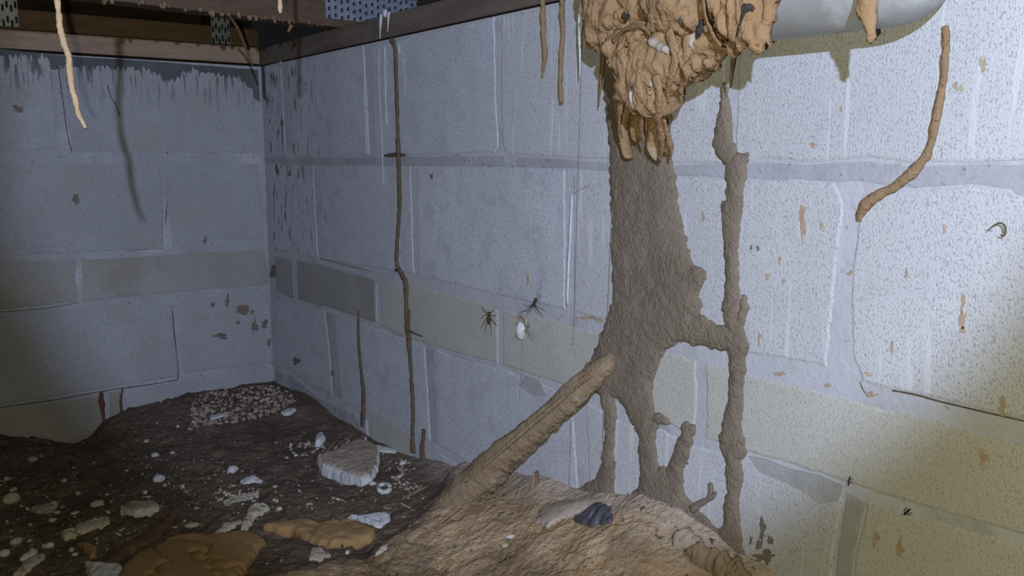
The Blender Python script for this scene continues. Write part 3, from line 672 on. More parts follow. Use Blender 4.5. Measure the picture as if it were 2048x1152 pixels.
hang([(1086, -60, 4), (1086, 0, 5), (1086, 40, 5.5), (1087, 80, 5), (1090, 110, 5), (1086, 140, 2.5), (1084, 152, 1.5)], 'hanging_mud_tube', 'short brown mud tube hanging down the wall from the sill, left of its longer twin', M['mud_orange'], None, seed=10, wallh=.012, rough=.6, k=7, freq=200)
hang([(1122, -70, 4.5), (1124, 0, 5), (1124, 30, 5.5), (1126, 60, 4.5), (1123, 100, 5), (1121, 160, 4.5), (1122, 190, 5), (1123, 206, 3)], 'hanging_mud_tube', 'longer reddish brown mud tube hanging down the wall from the sill near the nest', M['mud_orange'], None, seed=11, wallh=.012, rough=.5, k=7, freq=200)
def ellip_(c, r, rg):
    V = np.array([[1, 0, 0], [-1, 0, 0], [0, 1, 0], [0, -1, 0], [0, 0, 1], [0, 0, -1.0]]) * rg.uniform(.6, 1.5, (6, 1)) * r
    return V, [(0, 2, 4), (2, 1, 4), (1, 3, 4), (3, 0, 4), (2, 0, 5), (1, 2, 5), (3, 1, 5), (0, 3, 5)]
# thick bridge from the soil up to the sheet
br = [(1305, 664, 4, -.006), (1268, 688, 9, -.004), (1236, 712, 15, .001), (1200, 742, 25, .011), (1150, 788, 29, .026), (1100, 832, 28, .034), (1050, 876, 30, .045), (1000, 920, 33, .058), (955, 962, 36, .072), (905, 1008, 33, .088), (860, 1045, 30, .102), (822, 1078, 30, .118), (790, 1100, 26, .128)]
P = []; Rr = []
for a, b, r, h in br:
    p = on_right(a, b, h); P.append(p); Rr.append(r * .92 * ((p - CC) @ CR[2]) / FPX)
V, F = tube(P, Rr, 28, k=26)
# bark-like ribs along it, crumbly underside
Pc = smooth(np.array(P), 26); seg = 28; n = len(Pc)
ctr = np.repeat(Pc, seg, 0); body = V[:n * seg]; off = body - ctr; ang = np.tile(np.arange(seg), n) / seg * 2 * np.pi
s = np.repeat(np.arange(n), seg) / n
rib = .11 * fbm(np.cos(ang) * 2.6, np.sin(ang) * 2.6, s * 7, 3, 3) * 2 + .15 * fbm(body[:, 0] * 60, body[:, 1] * 60, body[:, 2] * 60, 9, 5) + .20 * fbm(np.cos(ang) * 5, np.sin(ang) * 5, s * 9, 41, 3)
under = np.clip(-(off @ np.array([0, 0, 1.])) / (np.linalg.norm(off, axis=1) + 1e-9), 0, 1)
rib = rib + under * .45 * fbm(body[:, 0] * 160, body[:, 1] * 160, body[:, 2] * 160, 19, 3)
V[:n * seg] = ctr + off * (1 + rib)[:, None]
bridge = root('mud_bridge', floor_at(830, 1075)); tag(bridge, 'thick tan mud bridge slanting from the soil up to the broad wall sheet', 'mud tube')
new_obj('tube', V, F, M['bridge'], bridge)
cb = []; rg = np.random.default_rng(8)  # dark bits standing in for the shaded holes on the underside
for i in range(60, len(Pc) - 30, 2):
    if rg.random() < .55: continue
    o_ = off.reshape(n, seg, 3)[i]; j = int(np.argmin(o_[:, 2] - .6 * o_[:, 0] * 0)); q = Pc[i] + o_[j] * rg.uniform(.85, 1.0)
    rr = rg.uniform(.0012, .0038); v_, f_ = ellip_((0, 0, 0), rr, rg); cb.append((v_ + q, f_))
if cb:
    V, F = merge(*cb); o_ = new_obj('underside_hole_shade', V, F, M['mud_thin'], bridge, flat=True); o_['kind'] = 'stuff'
for (pts, r0) in [([(1180, 752, .046), (1100, 818, .060), (1010, 895, .085), (930, 965, .108)], .0026)]:
    P = [on_right(a, b, h * .9) for a, b, h in pts]
    V, F = tube(P, [r0 * .5] + [r0] * (len(P) - 2) + [r0 * .5], 8, rough=.6, freq=100, seed=len(pts), k=8); new_obj('ridge', V, F, M['bridge'], bridge)

# ------------------------------------------------------------------ big nest mass at the top
nest = root('termite_nest', on_right(1330, 230, .03)); tag(nest, 'large lumpy orange brown termite nest hanging in ragged drips at the top', 'termite nest')
def lobe(px, h0, fr, bk, name, seed, mt='mass', rough=.34, width=.018, edge=1.6, freq=55, lean=None):
    P = [uvR(a, b, h0) for a, b in px]
    hh = h0
    if lean:
        vm = np.mean([q[1] for q in P])
        hh = lambda U, V_: h0 + lean * (vm - V_)
    V, F = lens_sheet(P, hh, fr, bk, .0022, rough=rough, seed=seed, width=width, edge=edge, freq=freq)
    return new_obj(name, V, F, M[mt], nest)
lobe([(1168, -112), (1172, 30), (1176, 70), (1180, 96), (1205, 93), (1228, 104), (1260, 90), (1275, 55), (1310, 40), (1315, -112)], .055, .022, .03, 'lobe', 1)
lobe([(1290, -112), (1300, 40), (1310, 66), (1335, 62), (1372, 72), (1398, 55), (1412, 20), (1410, -112)], .078, .024, .03, 'lobe', 2)
lobe([(1212, 102), (1232, 70), (1255, 55), (1285, 46), (1312, 62), (1345, 56), (1374, 76), (1382, 108), (1372, 138), (1366, 163), (1352, 178), (1330, 178), (1330, 200), (1326, 232), (1310, 238), (1290, 236), (1272, 225), (1266, 208), (1256, 214), (1236, 204), (1242, 165), (1234, 135)], .070, .020, .045, 'lobe', 3, freq=50, width=.012)
lobe([(1362, 75), (1395, 58), (1432, 56), (1462, 78), (1464, 98), (1444, 112), (1438, 130), (1422, 136), (1410, 147), (1390, 158), (1366, 155), (1358, 120)], .066, .026, .03, 'lobe', 4)
lobe([(1395, -112), (1440, -112), (1462, 40), (1476, 70), (1464, 84), (1446, 72), (1436, 40), (1420, 10)], .100, .018, .02, 'lobe', 6, width=.012)
lobe([(1420, -112), (1445, 30), (1462, 74), (1478, 92), (1500, 100), (1516, 112), (1530, 114), (1537, 90), (1546, 62), (1557, 38), (1562, 0), (1564, -112)], .102, .014, .010, 'leaf_lobe', 5, rough=.55, lean=.02)
lobe([(1232, 195), (1256, 200), (1260, 222), (1252, 245), (1254, 275), (1258, 300), (1263, 316), (1254, 318), (1246, 300), (1240, 270), (1236, 240), (1230, 225)], .018, .010, .012, 'drip', 7, width=.006, edge=.6)
lobe([(1262, 222), (1295, 230), (1294, 255), (1284, 272), (1276, 280), (1270, 286), (1264, 262)], .020, .012, .012, 'drip', 8, width=.008, edge=.6)
lobe([(1304, 225), (1328, 222), (1328, 250), (1336, 268), (1342, 290), (1336, 308), (1328, 290), (1322, 298), (1319, 320), (1306, 312), (1298, 300), (1304, 270)], .018, .014, .012, 'drip', 9, width=.008, edge=.6)
lobe([(1294, 230), (1302, 232), (1299, 252), (1291, 268), (1290, 255)], .018, .006, .006, 'drip', 10, width=.004, edge=.3)
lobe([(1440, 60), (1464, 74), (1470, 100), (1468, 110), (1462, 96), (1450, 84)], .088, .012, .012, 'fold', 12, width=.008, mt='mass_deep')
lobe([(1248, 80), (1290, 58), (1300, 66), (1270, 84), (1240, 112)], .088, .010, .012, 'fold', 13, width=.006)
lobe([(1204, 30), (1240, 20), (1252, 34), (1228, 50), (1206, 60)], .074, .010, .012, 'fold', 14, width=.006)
lobe([(1374, 120), (1400, 108), (1432, 112), (1428, 128), (1405, 138), (1380, 150)], .086, .012, .012, 'fold', 15, width=.008)
M['pit'] = mat('pit_shade', (.028, .025, .023), (.06, .052, .045), scale=80, bump=.6, bscale=200, rough=.98)  # near-black colour carries the shade of hollows; the shapes themselves stand proud
def strand(pts, name, mt, flat=.42, seed=1, label=None):
    P = [on_right(a, b, h) for a, b, _, h in pts]; sc = [((q - CC) @ CR[2]) / FPX for q in P]
    V, F = tube(P, [w_ * (1.25 if mt == 'mass' else 1) * k for (_, _, w_, _), k in zip(pts, sc)], 9, rough=.9, freq=95, seed=seed, k=7, flatten=((0, 1, 0), flat))
    o = new_obj(name, V, F, M[mt], nest)
    if label: o['label'] = label
    return o
strand([(1372, 70, 9, .092), (1374, 110, 10, .088), (1370, 150, 8, .080), (1362, 176, 6, .072), (1366, 192, 2, .064)], 'strand', 'mass', seed=1)
strand([(1338, 60, 8, .092), (1350, 105, 9, .092), (1343, 150, 8, .086), (1335, 182, 6, .076), (1338, 205, 2, .066)], 'strand', 'mass', seed=2)
strand([(1240, 100, 8, .090), (1250, 150, 8, .088), (1243, 195, 8, .078), (1238, 240, 5, .062), (1243, 275, 2, .045)], 'strand', 'mass', seed=3)
strand([(1280, 120, 6, .094), (1276, 165, 7, .092), (1284, 205, 7, .084), (1282, 250, 5, .062), (1288, 285, 2, .045)], 'strand', 'mass', seed=4)
strand([(1312, 150, 8, .092), (1318, 195, 9, .084), (1316, 240, 9, .066), (1324, 285, 7, .045), (1318, 318, 3, .030)], 'strand', 'mass', seed=5)
strand([(1328, 240, 6, .060), (1336, 275, 6, .045), (1342, 300, 4, .034), (1340, 318, 1.5, .026)], 'strand', 'mass', seed=6)
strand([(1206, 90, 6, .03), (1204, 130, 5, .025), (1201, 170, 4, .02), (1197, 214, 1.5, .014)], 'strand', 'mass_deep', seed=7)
strand([(1303, -30, 5, .094), (1301, 20, 5, .096), (1303, 50, 4, .094), (1297, 72, 3, .090)], 'crevice_shade', 'mass_deep', seed=8)  # raised dark tube, the shade of a gap put into its colour
strand([(1404, -30, 5, .112), (1410, 30, 5, .108), (1424, 66, 5, .100), (1442, 92, 4, .094)], 'crevice_shade', 'mass_deep', seed=9)
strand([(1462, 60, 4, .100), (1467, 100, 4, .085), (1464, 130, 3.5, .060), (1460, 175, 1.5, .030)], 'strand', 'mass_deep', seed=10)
strand([(1226, 82, 5, .085), (1250, 58, 5, .090), (1282, 52, 5, .092), (1300, 70, 3, .092)], 'crevice_shade', 'mass_deep', seed=11)
strand([(1494, 10, 6, .118), (1484, 34, 4, .1165), (1478, 56, 3, .1145), (1472, 74, 2, .110)], 'crevice_shade', 'pit', seed=12, label='dark pit, shade put into its colour')
strand([(1486, 18, 9, .117), (1500, 14, 7, .117), (1508, 20, 3, .116)], 'crevice_shade', 'pit', seed=13, label='dark pit, shade put into its colour')
strand([(1246, 30, 7, .080), (1254, 36, 6, .081)], 'crevice_shade', 'pit', seed=14, label='dark pit, shade put into its colour')
strand([(1402, 40, 7, .098), (1398, 62, 7, .097), (1394, 74, 4, .095)], 'crevice_shade', 'pit', seed=15, label='dark pit, shade put into its colour')
strand([(1420, 58, 8, .097), (1430, 60, 5, .097)], 'crevice_shade', 'pit', seed=16, label='dark pit, shade put into its colour')
M['mould'] = mat('pale_mould', (.35, .28, .21), (.42, .37, .31), scale=60, bump=.6, bscale=200, rough=.95)
for q_, sd_ in (([(1290, 82), (1305, 74), (1325, 84), (1346, 94), (1344, 104), (1322, 110), (1302, 100)], 51), ([(1298, 168), (1306, 152), (1313, 142), (1312, 158), (1303, 184), (1300, 196)], 52), ([(1382, 66), (1394, 60), (1396, 82), (1388, 100), (1380, 92)], 53)):
    P = [uvR(a, b, .088) for a, b in q_]; V, F = lens_sheet(P, .088, .008, .01, .002, rough=.4, seed=sd_, width=.008, edge=1)
    new_obj('mould_patch', V, F, M['mould'], nest)['label'] = 'whitish mould on the mud'
P = [uvR(a, b, .086) for a, b in [(1262, 168), (1271, 164), (1274, 176), (1268, 196), (1262, 212), (1260, 190)]]
V, F = lens_sheet(P, .086, .004, .008, .002, rough=.3, seed=54, width=.004, edge=.6); new_obj('shard', V, F, M['mineral'], nest)['label'] = 'pale shard caught in the mud'
# pale strands at its left edge
for i, pts in enumerate([[(1172, -40, 5), (1163, 20, 6), (1160, 60, 4.5), (1160, 100, 2.5), (1160, 150, 1)], [(1196, -40, 5), (1196, 20, 5), (1194, 55, 2)], [(1182, -40, 4), (1176, 20, 4.5), (1172, 60, 4), (1170, 95, 2)]]):
    P = [on_right(a, b, .03) for a, b, _ in pts]
    V, F = tube(P, [r * .00063 for _, _, r in pts], 8, rough=.5, freq=200, seed=i, k=5); new_obj('pale_strand', V, F, M['mineral'] if i < 2 else M['beige'], nest)

# ------------------------------------------------------------------ grey pipe along the wall, behind the nest
pb = on_right(1700, 64, .035); pr = .046
zc = pb[2] + pr * .96
x0 = on_right(1528, 60, .05)[0]; x1 = on_right(1905, 40, .045)[0]
n = 40; V = []; xs = []; rs = []
prof = [(x0, pr)] + [(x0 + (x1 - .05 - x0) * t, pr) for t in np.linspace(.1, 1, 10)] + [(x1 - .05 + .05 * math.sin(a), pr * math.cos(a) ** .8 + 0) for a in np.linspace(.15, 1.5, 9)]
for x, r in prof:
    for j in range(n):
        a = 2 * math.pi * j / n
        bumpy = 1 + .02 * float(vnoise(x * 25, math.cos(a) * 1.5, math.sin(a) * 1.5, 3))
        V.append((x, -.050 + r * math.cos(a) * bumpy, zc + r * math.sin(a) * bumpy))
F = [(i * n + j, i * n + (j + 1) % n, (i + 1) * n + (j + 1) % n, (i + 1) * n + j) for i in range(len(prof) - 1) for j in range(n)]
F += [tuple(range(n)), tuple(range((len(prof) - 1) * n, len(prof) * n))]
tag(new_obj('grey_pipe', V, F, M['pipe']), 'smooth grey white pipe with a rounded end along the top of the long wall', 'pipe')
dpl = [(1718, -40), (1719, 10), (1716, 25), (1722, 45), (1730, 62), (1736, 84), (1742, 86), (1754, 72), (1748, 55), (1750, 25), (1756, 0), (1758, -40)]
V, F = lens_sheet([uvR(a, b, .099) for a, b in dpl], .099, .006, .004, .0018, rough=.4, seed=22, width=.005, edge=.5)
tag(new_obj('mud_drip', V, F, M['mass']), 'flat orange mud drip hanging over the grey pipe', 'mud drip')

# ------------------------------------------------------------------ spiders, egg sac, web threads, insects
def ellip(c, axes, r, nu=10, nv=8):
    V = []; F = []
    A = np.array(axes, float)
    for i in range(nv + 1):
        th = math.pi * i / nv
        for j in range(nu):
            ph = 2 * math.pi * j / nu
            V.append(np.array(c) + A[0] * r[0] * math.cos(th) + A[1] * r[1] * math.sin(th) * math.cos(ph) + A[2] * r[2] * math.sin(th) * math.sin(ph))
    for i in range(nv):
        for j in range(nu): F.append((i * nu + j, i * nu + (j + 1) % nu, (i + 1) * nu + (j + 1) % nu, (i + 1) * nu + j))
    return np.array(V), F
def spider(head, tail, legs, h, label, mt, unit, lr=.00035):
    """head/tail/legs traced on a plane h off the wall; legs lift to a knee and come down"""
    H = on_right(*head, h); T = on_right(*tail, h); ax = (T - H); ln = np.linalg.norm(ax); ax = ax / ln
    nrm = np.array([0, -1.0, 0]); sd = np.cross(ax, nrm)
    parts = [ellip(H + ax * ln * .18, (ax, sd, nrm), (ln * .22, ln * .16, ln * .12)), ellip(H + ax * ln * .66, (ax, sd, nrm), (ln * .36, ln * .20, ln * .17))]
    for i, (kx, ky, fx, fy) in enumerate(legs):
        a = H + ax * ln * (.10 + .06 * (i % 4)); kn = on_right(kx, ky, h + unit * .35); ft = on_right(fx, fy, max(h - unit * .3, .003))
        parts.append(tube([a, (a + kn) / 2 + nrm * unit * .12, kn, (kn + ft) / 2, ft], [lr * 1.5, lr * 1.3, lr * 1.1, lr, lr * .6], 6, k=3))
    V, F = merge(*parts); return tag(new_obj('spider', V, F, mt), label, 'spider')
spider((978, 624), (978, 648), [(969, 622, 963, 612), (966, 632, 962, 638), (968, 645, 963, 656), (972, 652, 969, 668), (985, 622, 989, 614), (989, 632, 993, 629), (987, 643, 994, 652), (982, 654, 982, 672)], .006,
       'mottled brown spider flat on the tan block, left of the white egg sac', M['spider_green'], .006)
spider((1066, 611), (1073, 596), [(1052, 612, 1046, 606), (1050, 622, 1035, 628), (1056, 622, 1040, 622), (1062, 620, 1052, 628), (1070, 622, 1075, 629), (1074, 620, 1082, 634), (1078, 622, 1087, 636), (1082, 618, 1090, 622)], .16,
       'dark long-legged spider in the web just above the white egg sac', M['spider'], .005, lr=.0003)
egg = root('egg_sac', on_right(1041, 685, .004)); tag(egg, 'small white silk egg sac with a brown rim stuck on the tan block', 'egg sac')
c = on_right(1041, 662, .006); V, F = ellip(c, ((0, 0, 1), (1, 0, 0), (0, -1, 0)), (.0125, .0085, .006), 16, 12)
V = c + (V - c) * (1 + .12 * fbm(V[:, 0] * 400, V[:, 1] * 400, V[:, 2] * 400, 3, 2))[:, None]; new_obj('silk', V, F, M['silk'], egg)
P = [on_right(a, b, .007) for a, b in [(1033, 648), (1036, 636), (1044, 632), (1052, 640), (1052, 652)]]
V, F = tube(P, [.0014, .002, .0024, .0022, .0012], 7, rough=.6, freq=300); new_obj('brown_rim', V, F, M['rust'], egg)
def web(pts, label, r=.00045, h=.008):
    P = [on_right(a, b, h) for a, b in pts]; V, F = tube(P, [r] * len(P), 5, k=3)
    return tag(new_obj('web_thread', V, F, M['web']), label, 'web')
web([(1044, 686), (1043, 740), (1039, 800)], 'fine web thread hanging straight down below the egg sac', .0003)
web([(1162, 150), (1160, 240), (1157, 330), (1153, 480), (1149, 640), (1145, 690)], 'long fine web thread on the block left of the mud sheet')
web([(1224, 420), (1219, 540), (1215, 640)], 'short fine web thread close along the left edge of the mud sheet', .0004)
web([(1142, 840), (1141, 900), (1138, 970)], 'vertical web thread on the lower block under the slanting bridge', .0004)
web([(1208, 790), (1207, 860), (1205, 920)], 'vertical web thread beside the leftmost mud leg', .0004)
crack([(1180, 372), (1158, 380), (1150, 388)], uvR, toR, wall_right, w=.8, mt='blotch')
for pts, hs, lb in (([(1082, 560), (1068, 604), (1040, 655)], (.003, .16, .004), 'hair-fine web strand from the dark spider steeply down to the egg sac'), ([(1120, 640), (1072, 612), (1030, 590)], (.003, .16, .003), 'hair-fine web strand running sideways through the dark long-legged spider')):
    P = [on_right(a, b, h) for (a, b), h in zip(pts, hs)]; V, F = tube(P, [.00012] * 3, 5, k=3)
    tag(new_obj('web_thread', V, F, M['web']), lb, 'web')
def bug(a, b, label, r):
    A_ = on_right(*a, .006); B_ = on_right(*b, .006)
    d = B_ - A_; ps = [tube([A_, A_ + d * .3, A_ + d * .5, A_ + d * .8, B_], [r * .5, r, r * .6, r * 1.1, r * .3], 8, k=4)]
    for s_ in (-1, 1):
        for q in (.3, .5, .65):
            m_ = A_ + d * q; sd = np.cross(d / np.linalg.norm(d), [0, -1, 0]) * s_
            ps.append(tube([m_, m_ + sd * r * 2 + [0, -.001, 0], m_ + sd * r * 3.2 + [0, .003, 0]], [r * .2, r * .18, r * .1], 5, k=2))
    V, F = merge(*ps); tag(new_obj('insect', V, F, M['insect']), label, 'insect')
bug((1701, 952), (1696, 972), 'thin black upright insect on the lower tan blocks', .0006)
bug((1820, 1018), (1807, 1030), 'small black slanting insect at the lower right on the blocks', .0011)
P = [on_right(a, b, .008) for a, b in [(1976, 462), (1986, 452), (2000, 446), (2009, 452), (2011, 462), (2008, 472), (2000, 470)]]
V, F = tube(P, [.0004, .0006, .0007, .0008, .0008, .0006, .0004], 6, k=4); tag(new_obj('root_hair', V, F, M['mud_thin']), 'curled hair-thin root on the bright block at the far right', 'root')
# roots against the walls near the soil
def root_tube(pts, name, label, mt, uvf, frame, seed=1, h=.004):
    return wall_tube(pts, name, label, mt, flat=.9, uvf=uvf, frame=frame, h=h, seed=seed, cat='root', rough=.6)
root_tube([(203, 783, 3), (202, 800, 6), (205, 812, 5), (207, 835, 3), (208, 860, 3)], 'red_root', 'knobbly dark red root down the end wall by a vertical joint', M['algae'], uvL, toL)
root_tube([(245, 778, 2), (242, 800, 2.5), (243, 822, 3), (244, 836, 3)], 'red_root', 'thin dark root down the end wall, right of the knobbly red one', M['algae'], uvL, toL, 2)
tw = root('twig', floor_at(1392, 1015)); tag(tw, 'small forked brown twig stuck on the wall between the mud legs and the long tube', 'twig')
for pts in ([(1385, 1020, 6), (1402, 1005, 5), (1415, 1000, 4), (1422, 984, 3.5), (1421, 966, 3)], [(1415, 1000, 4), (1424, 994, 4), (1432, 985, 2)]):
    wall_tube(pts, 'stem' if len(pts) > 3 else 'fork', None, M['mud'], parent=tw, h=.006, flat=.9)

# ------------------------------------------------------------------ rubble, clay crusts and sticks on the soil
def slab(px, th, name, label, mt, mt_side=None, cat='rubble', seed=1, shrink=.93, rough=.0025, dome=.25, group=None, parent=None, sub=3):
    """flat chunk: its upper outline traced at its own height above the soil, sides down into the soil"""
    T = []
    for a, b in px: T.append(floor_at(a, b, th))
    T = np.array(T); n0 = len(T); out = []
    for i in range(n0):
        a = T[i]; b = T[(i + 1) % n0]
        for j in range(sub): out.append(a + (b - a) * j / sub)
    T = np.array(out); k = len(T); rg = np.random.default_rng(seed); span = np.ptp(T[:, :2], 0).mean()
    zmed = np.median(T[:, 2]); T[:, 2] = zmed * .6 + T[:, 2] * .4
    T[:, :2] += rg.normal(0, min(rough, span * .03), (k, 2))
    c = T.mean(0)
    B = c + (T - c) * np.array([1.02, 1.02, 1]); B[:, 2] = np.minimum(zf(B[:, 0], B[:, 1]), T[:, 2] - .5 * th) - .006
    Mi = (T * .62 + B * .38); Mi[:, :2] += rg.normal(0, min(rough * .7, span * .02), (k, 2)); Mi[:, :2] = c[:2] + (Mi[:, :2] - c[:2]) * 1.03
    I1 = c + (T - c) * .90; I1[:, 2] = T[:, 2] * .9 + c[2] * .1 + th * dome * .5 + rg.normal(0, th * .05, k)
    I2 = c + (T - c) * .5; I2[:, 2] = c[2] + th * dome * .9 + rg.normal(0, th * .10, k)
    V = np.vstack([B, Mi, T, I1, I2, [c + [0, 0, th * dome]]]); F = []
    for r in range(4):
        for i in range(k): j = (i + 1) % k; F.append((r * k + i, r * k + j, (r + 1) * k + j, (r + 1) * k + i))
    for i in range(k): F.append((4 * k + i, 4 * k + (i + 1) % k, 5 * k))
    o = new_obj(name, V, F, mt, parent, flat=False)
    bm = bmesh.new(); bm.from_mesh(o.data); bmesh.ops.recalc_face_normals(bm, faces=bm.faces[:]); bm.to_mesh(o.data); bm.free()
    o.data.polygons.foreach_set('use_smooth', [False] * len(o.data.polygons))
    if mt_side:
        o.data.materials.append(mt_side)
        for p in o.data.polygons[:2 * k]: p.material_index = 1
    return tag(o, label, cat, group) if label else o
def chunk(px, th, name, label, mt, mt_side=None, cat='rubble', seed=1, dome=.25, rough=.0025, res=.0022):
    """broken flat lump: outline traced on the soil, steep broken sides (own material), uneven top"""
    P = np.array([floor_at(a, b, th * .55)[:2] for a, b in px]); c = P.mean(0); P = c + (P - c) * 1.03
    zm = float(np.mean(zf(P[:, 0], P[:, 1])))
    V, F = lens_sheet(P, lambda u, v: .5 * zf(u, v) + .5 * zm - .001, th, .01, res, frame=lambda u, v, h: np.stack([u, v, h], -1), rough=.05, seed=seed, width=max(.0022, th * .16), edge=.35, freq=30)
    o = new_obj(name, V, F, mt)
    o.data.polygons.foreach_set('use_smooth', [False] * len(o.data.polygons))
    if mt_side:
        o.data.materials.append(mt_side); zt = zm + th * .62
        for p in o.data.polygons:
            if p.normal.z < .45 or p.center.z + WLOC[o.name][2] < zt: p.material_index = 1
    return tag(o, label, cat)
def pebble(cx, cy, rx, ry, label, mt, name='rubble_piece', seed=1, ang=0.0, cat='rubble', group=None):
    c = floor_at(cx, cy + ry * .6); t = (c - CC) @ CR[2]; s = t / FPX
    rg = np.random.default_rng(seed); nu, nv = 9, 6
    V, F = ellip((0, 0, 0), np.eye(3)[[2, 0, 1]], (1, 1, 1), nu, nv)
    V = V * (1 + .28 * fbm(V[:, 0] * 1.6 + seed, V[:, 1] * 1.6, V[:, 2] * 1.6, seed, 3))[:, None] * 1.05
    hz = max(ry * s * .95, .003)
    ca_, sa_ = math.cos(ang), math.sin(ang)
    V = V * np.array([rx * s, max(ry * s * 1.5, rx * s * .6), hz])
    # world axes: camera right projected on the floor, and depth
    r = np.array([CR[0][0], CR[0][1], 0]); r /= np.linalg.norm(r); d = np.array([-r[1], r[0], 0])
    xr = r * ca_ + d * sa_; yd = -r * sa_ + d * ca_
    W = c + np.outer(V[:, 0], xr) + np.outer(V[:, 1], yd) + np.outer(V[:, 2], [0, 0, 1.0]) + np.array([0, 0, hz * .35])
    o = new_obj(name, W, F, mt, flat=True)
    return tag(o, label, cat, group)
big = chunk([(636, 913), (652, 911), (662, 908), (690, 894), (708, 885), (722, 884), (742, 887), (757, 896), (757, 915), (754, 932), (742, 950), (722, 958), (700, 955), (668, 946), (645, 936)], .022, 'concrete_chunk',
           'largest concrete chunk, dusty brown on top with white broken edges', M['stone_dirty'], M['stone'], seed=2, dome=.3, rough=.003)
chunk([(241, 1013), (262, 1004), (300, 1001), (318, 1006), (316, 1014), (290, 1022), (268, 1026), (243, 1024)], .013, 'concrete_chunk', 'grey-topped chunk with a white broken front, in the dark soil at left', M['stone_dirty'], M['stone'], seed=3)
chunk([(122, 1062), (150, 1050), (170, 1041), (200, 1033), (218, 1034), (219, 1043), (185, 1055), (150, 1068), (128, 1076)], .008, 'concrete_chunk', 'long pale finger-shaped chunk lying at the lower left', M['stone_tan'], seed=4)
chunk([(172, 1123), (195, 1126), (243, 1130), (247, 1150), (240, 1172), (182, 1172)], .012, 'concrete_chunk', 'square pale slab cut off by the bottom edge, against the orange clay', M['stone'], seed=5)
chunk([(500, 1010), (520, 1006), (536, 1007), (540, 1016), (525, 1024), (510, 1034), (497, 1052), (482, 1056), (485, 1040)], .008, 'concrete_chunk', 'greyish wedge-shaped chunk just behind the orange clay crusts', M['stone_tan'], seed=6)
chunk([(693, 1036), (735, 1028), (773, 1022), (781, 1029), (779, 1039), (762, 1050), (752, 1050), (735, 1042)], .007, 'concrete_chunk', 'pale grey triangular chunk at the far right end of the clay crust', M['stone'], seed=7)
chunk([(630, 888), (632, 873), (640, 863), (648, 866), (650, 874), (644, 886)], .014, 'concrete_chunk', 'white jagged chunk standing behind the largest chunk', M['stone'], seed=8)
chunk([(718, 888), (726, 880), (732, 873), (736, 880), (737, 889)], .012, 'concrete_chunk', 'small white pointed shard at the rear of the largest chunk', M['stone'], seed=9)
chunk([(750, 890), (765, 891), (793, 897), (790, 904), (770, 902), (754, 899)], .006, 'concrete_chunk', 'white elongated shard right of the largest chunk near the wall', M['stone'], seed=10)
chunk([(419, 832), (452, 822), (456, 829), (421, 840)], .006, 'concrete_chunk', 'white brick-shaped chip on the gravel by the end wall', M['stone'], seed=11)
chunk([(562, 824), (575, 816), (590, 813), (594, 818), (580, 827), (568, 829)], .006, 'concrete_chunk', 'white flat chip on the gravel close to the corner', M['stone'], seed=12)
chunk([(618, 1117), (622, 1096), (640, 1093), (654, 1100), (664, 1108), (645, 1116)], .006, 'concrete_chunk', 'tan chunk half buried before the right clay crust', M['stone_tan'], seed=13)
chunk([(445, 1000), (470, 990), (500, 986), (516, 982), (517, 988), (490, 999), (460, 1006)], .004, 'concrete_chunk', 'low tan speckled crust between the two clumps of pale crumbs', M['stone_tan'], seed=14)
chunk([(480, 960), (497, 952), (510, 948), (524, 958), (522, 964), (505, 962), (488, 966)], .005, 'concrete_chunk', 'white ragged flake beside the round white pebble', M['stone'], seed=15)
chunk([(48, 1016), (75, 1010), (100, 1002), (115, 1003), (114, 1012), (100, 1024), (72, 1022)], .005, 'concrete_chunk', 'pale yellowish flake at the left edge, above the finger-shaped chunk', M['stone_tan'], seed=16)
chunk([(25, 1142), (45, 1122), (72, 1108), (90, 1107), (86, 1118), (60, 1136), (40, 1152), (25, 1152)], .007, 'concrete_chunk', 'yellowish slab in the bottom left corner', M['stone_tan'], seed=17)
chunk([(38, 1116), (50, 1102), (62, 1096), (74, 1098), (70, 1106), (52, 1114)], .007, 'concrete_chunk', 'white rounded chunk above the bottom left corner slab', M['stone'], seed=18)
chunk([(155, 1086), (180, 1084), (194, 1092), (190, 1112), (180, 1112), (168, 1096)], .006, 'concrete_chunk', 'orange tan flake between the square slab and the finger-shaped chunk', M['clay'], seed=19)
chunk([(750, 1108), (756, 1098), (768, 1088), (776, 1083), (775, 1092), (764, 1102)], .006, 'concrete_chunk', 'slim pale shard on the edge of the mound below the clay crust', M['stone_tan'], seed=20)
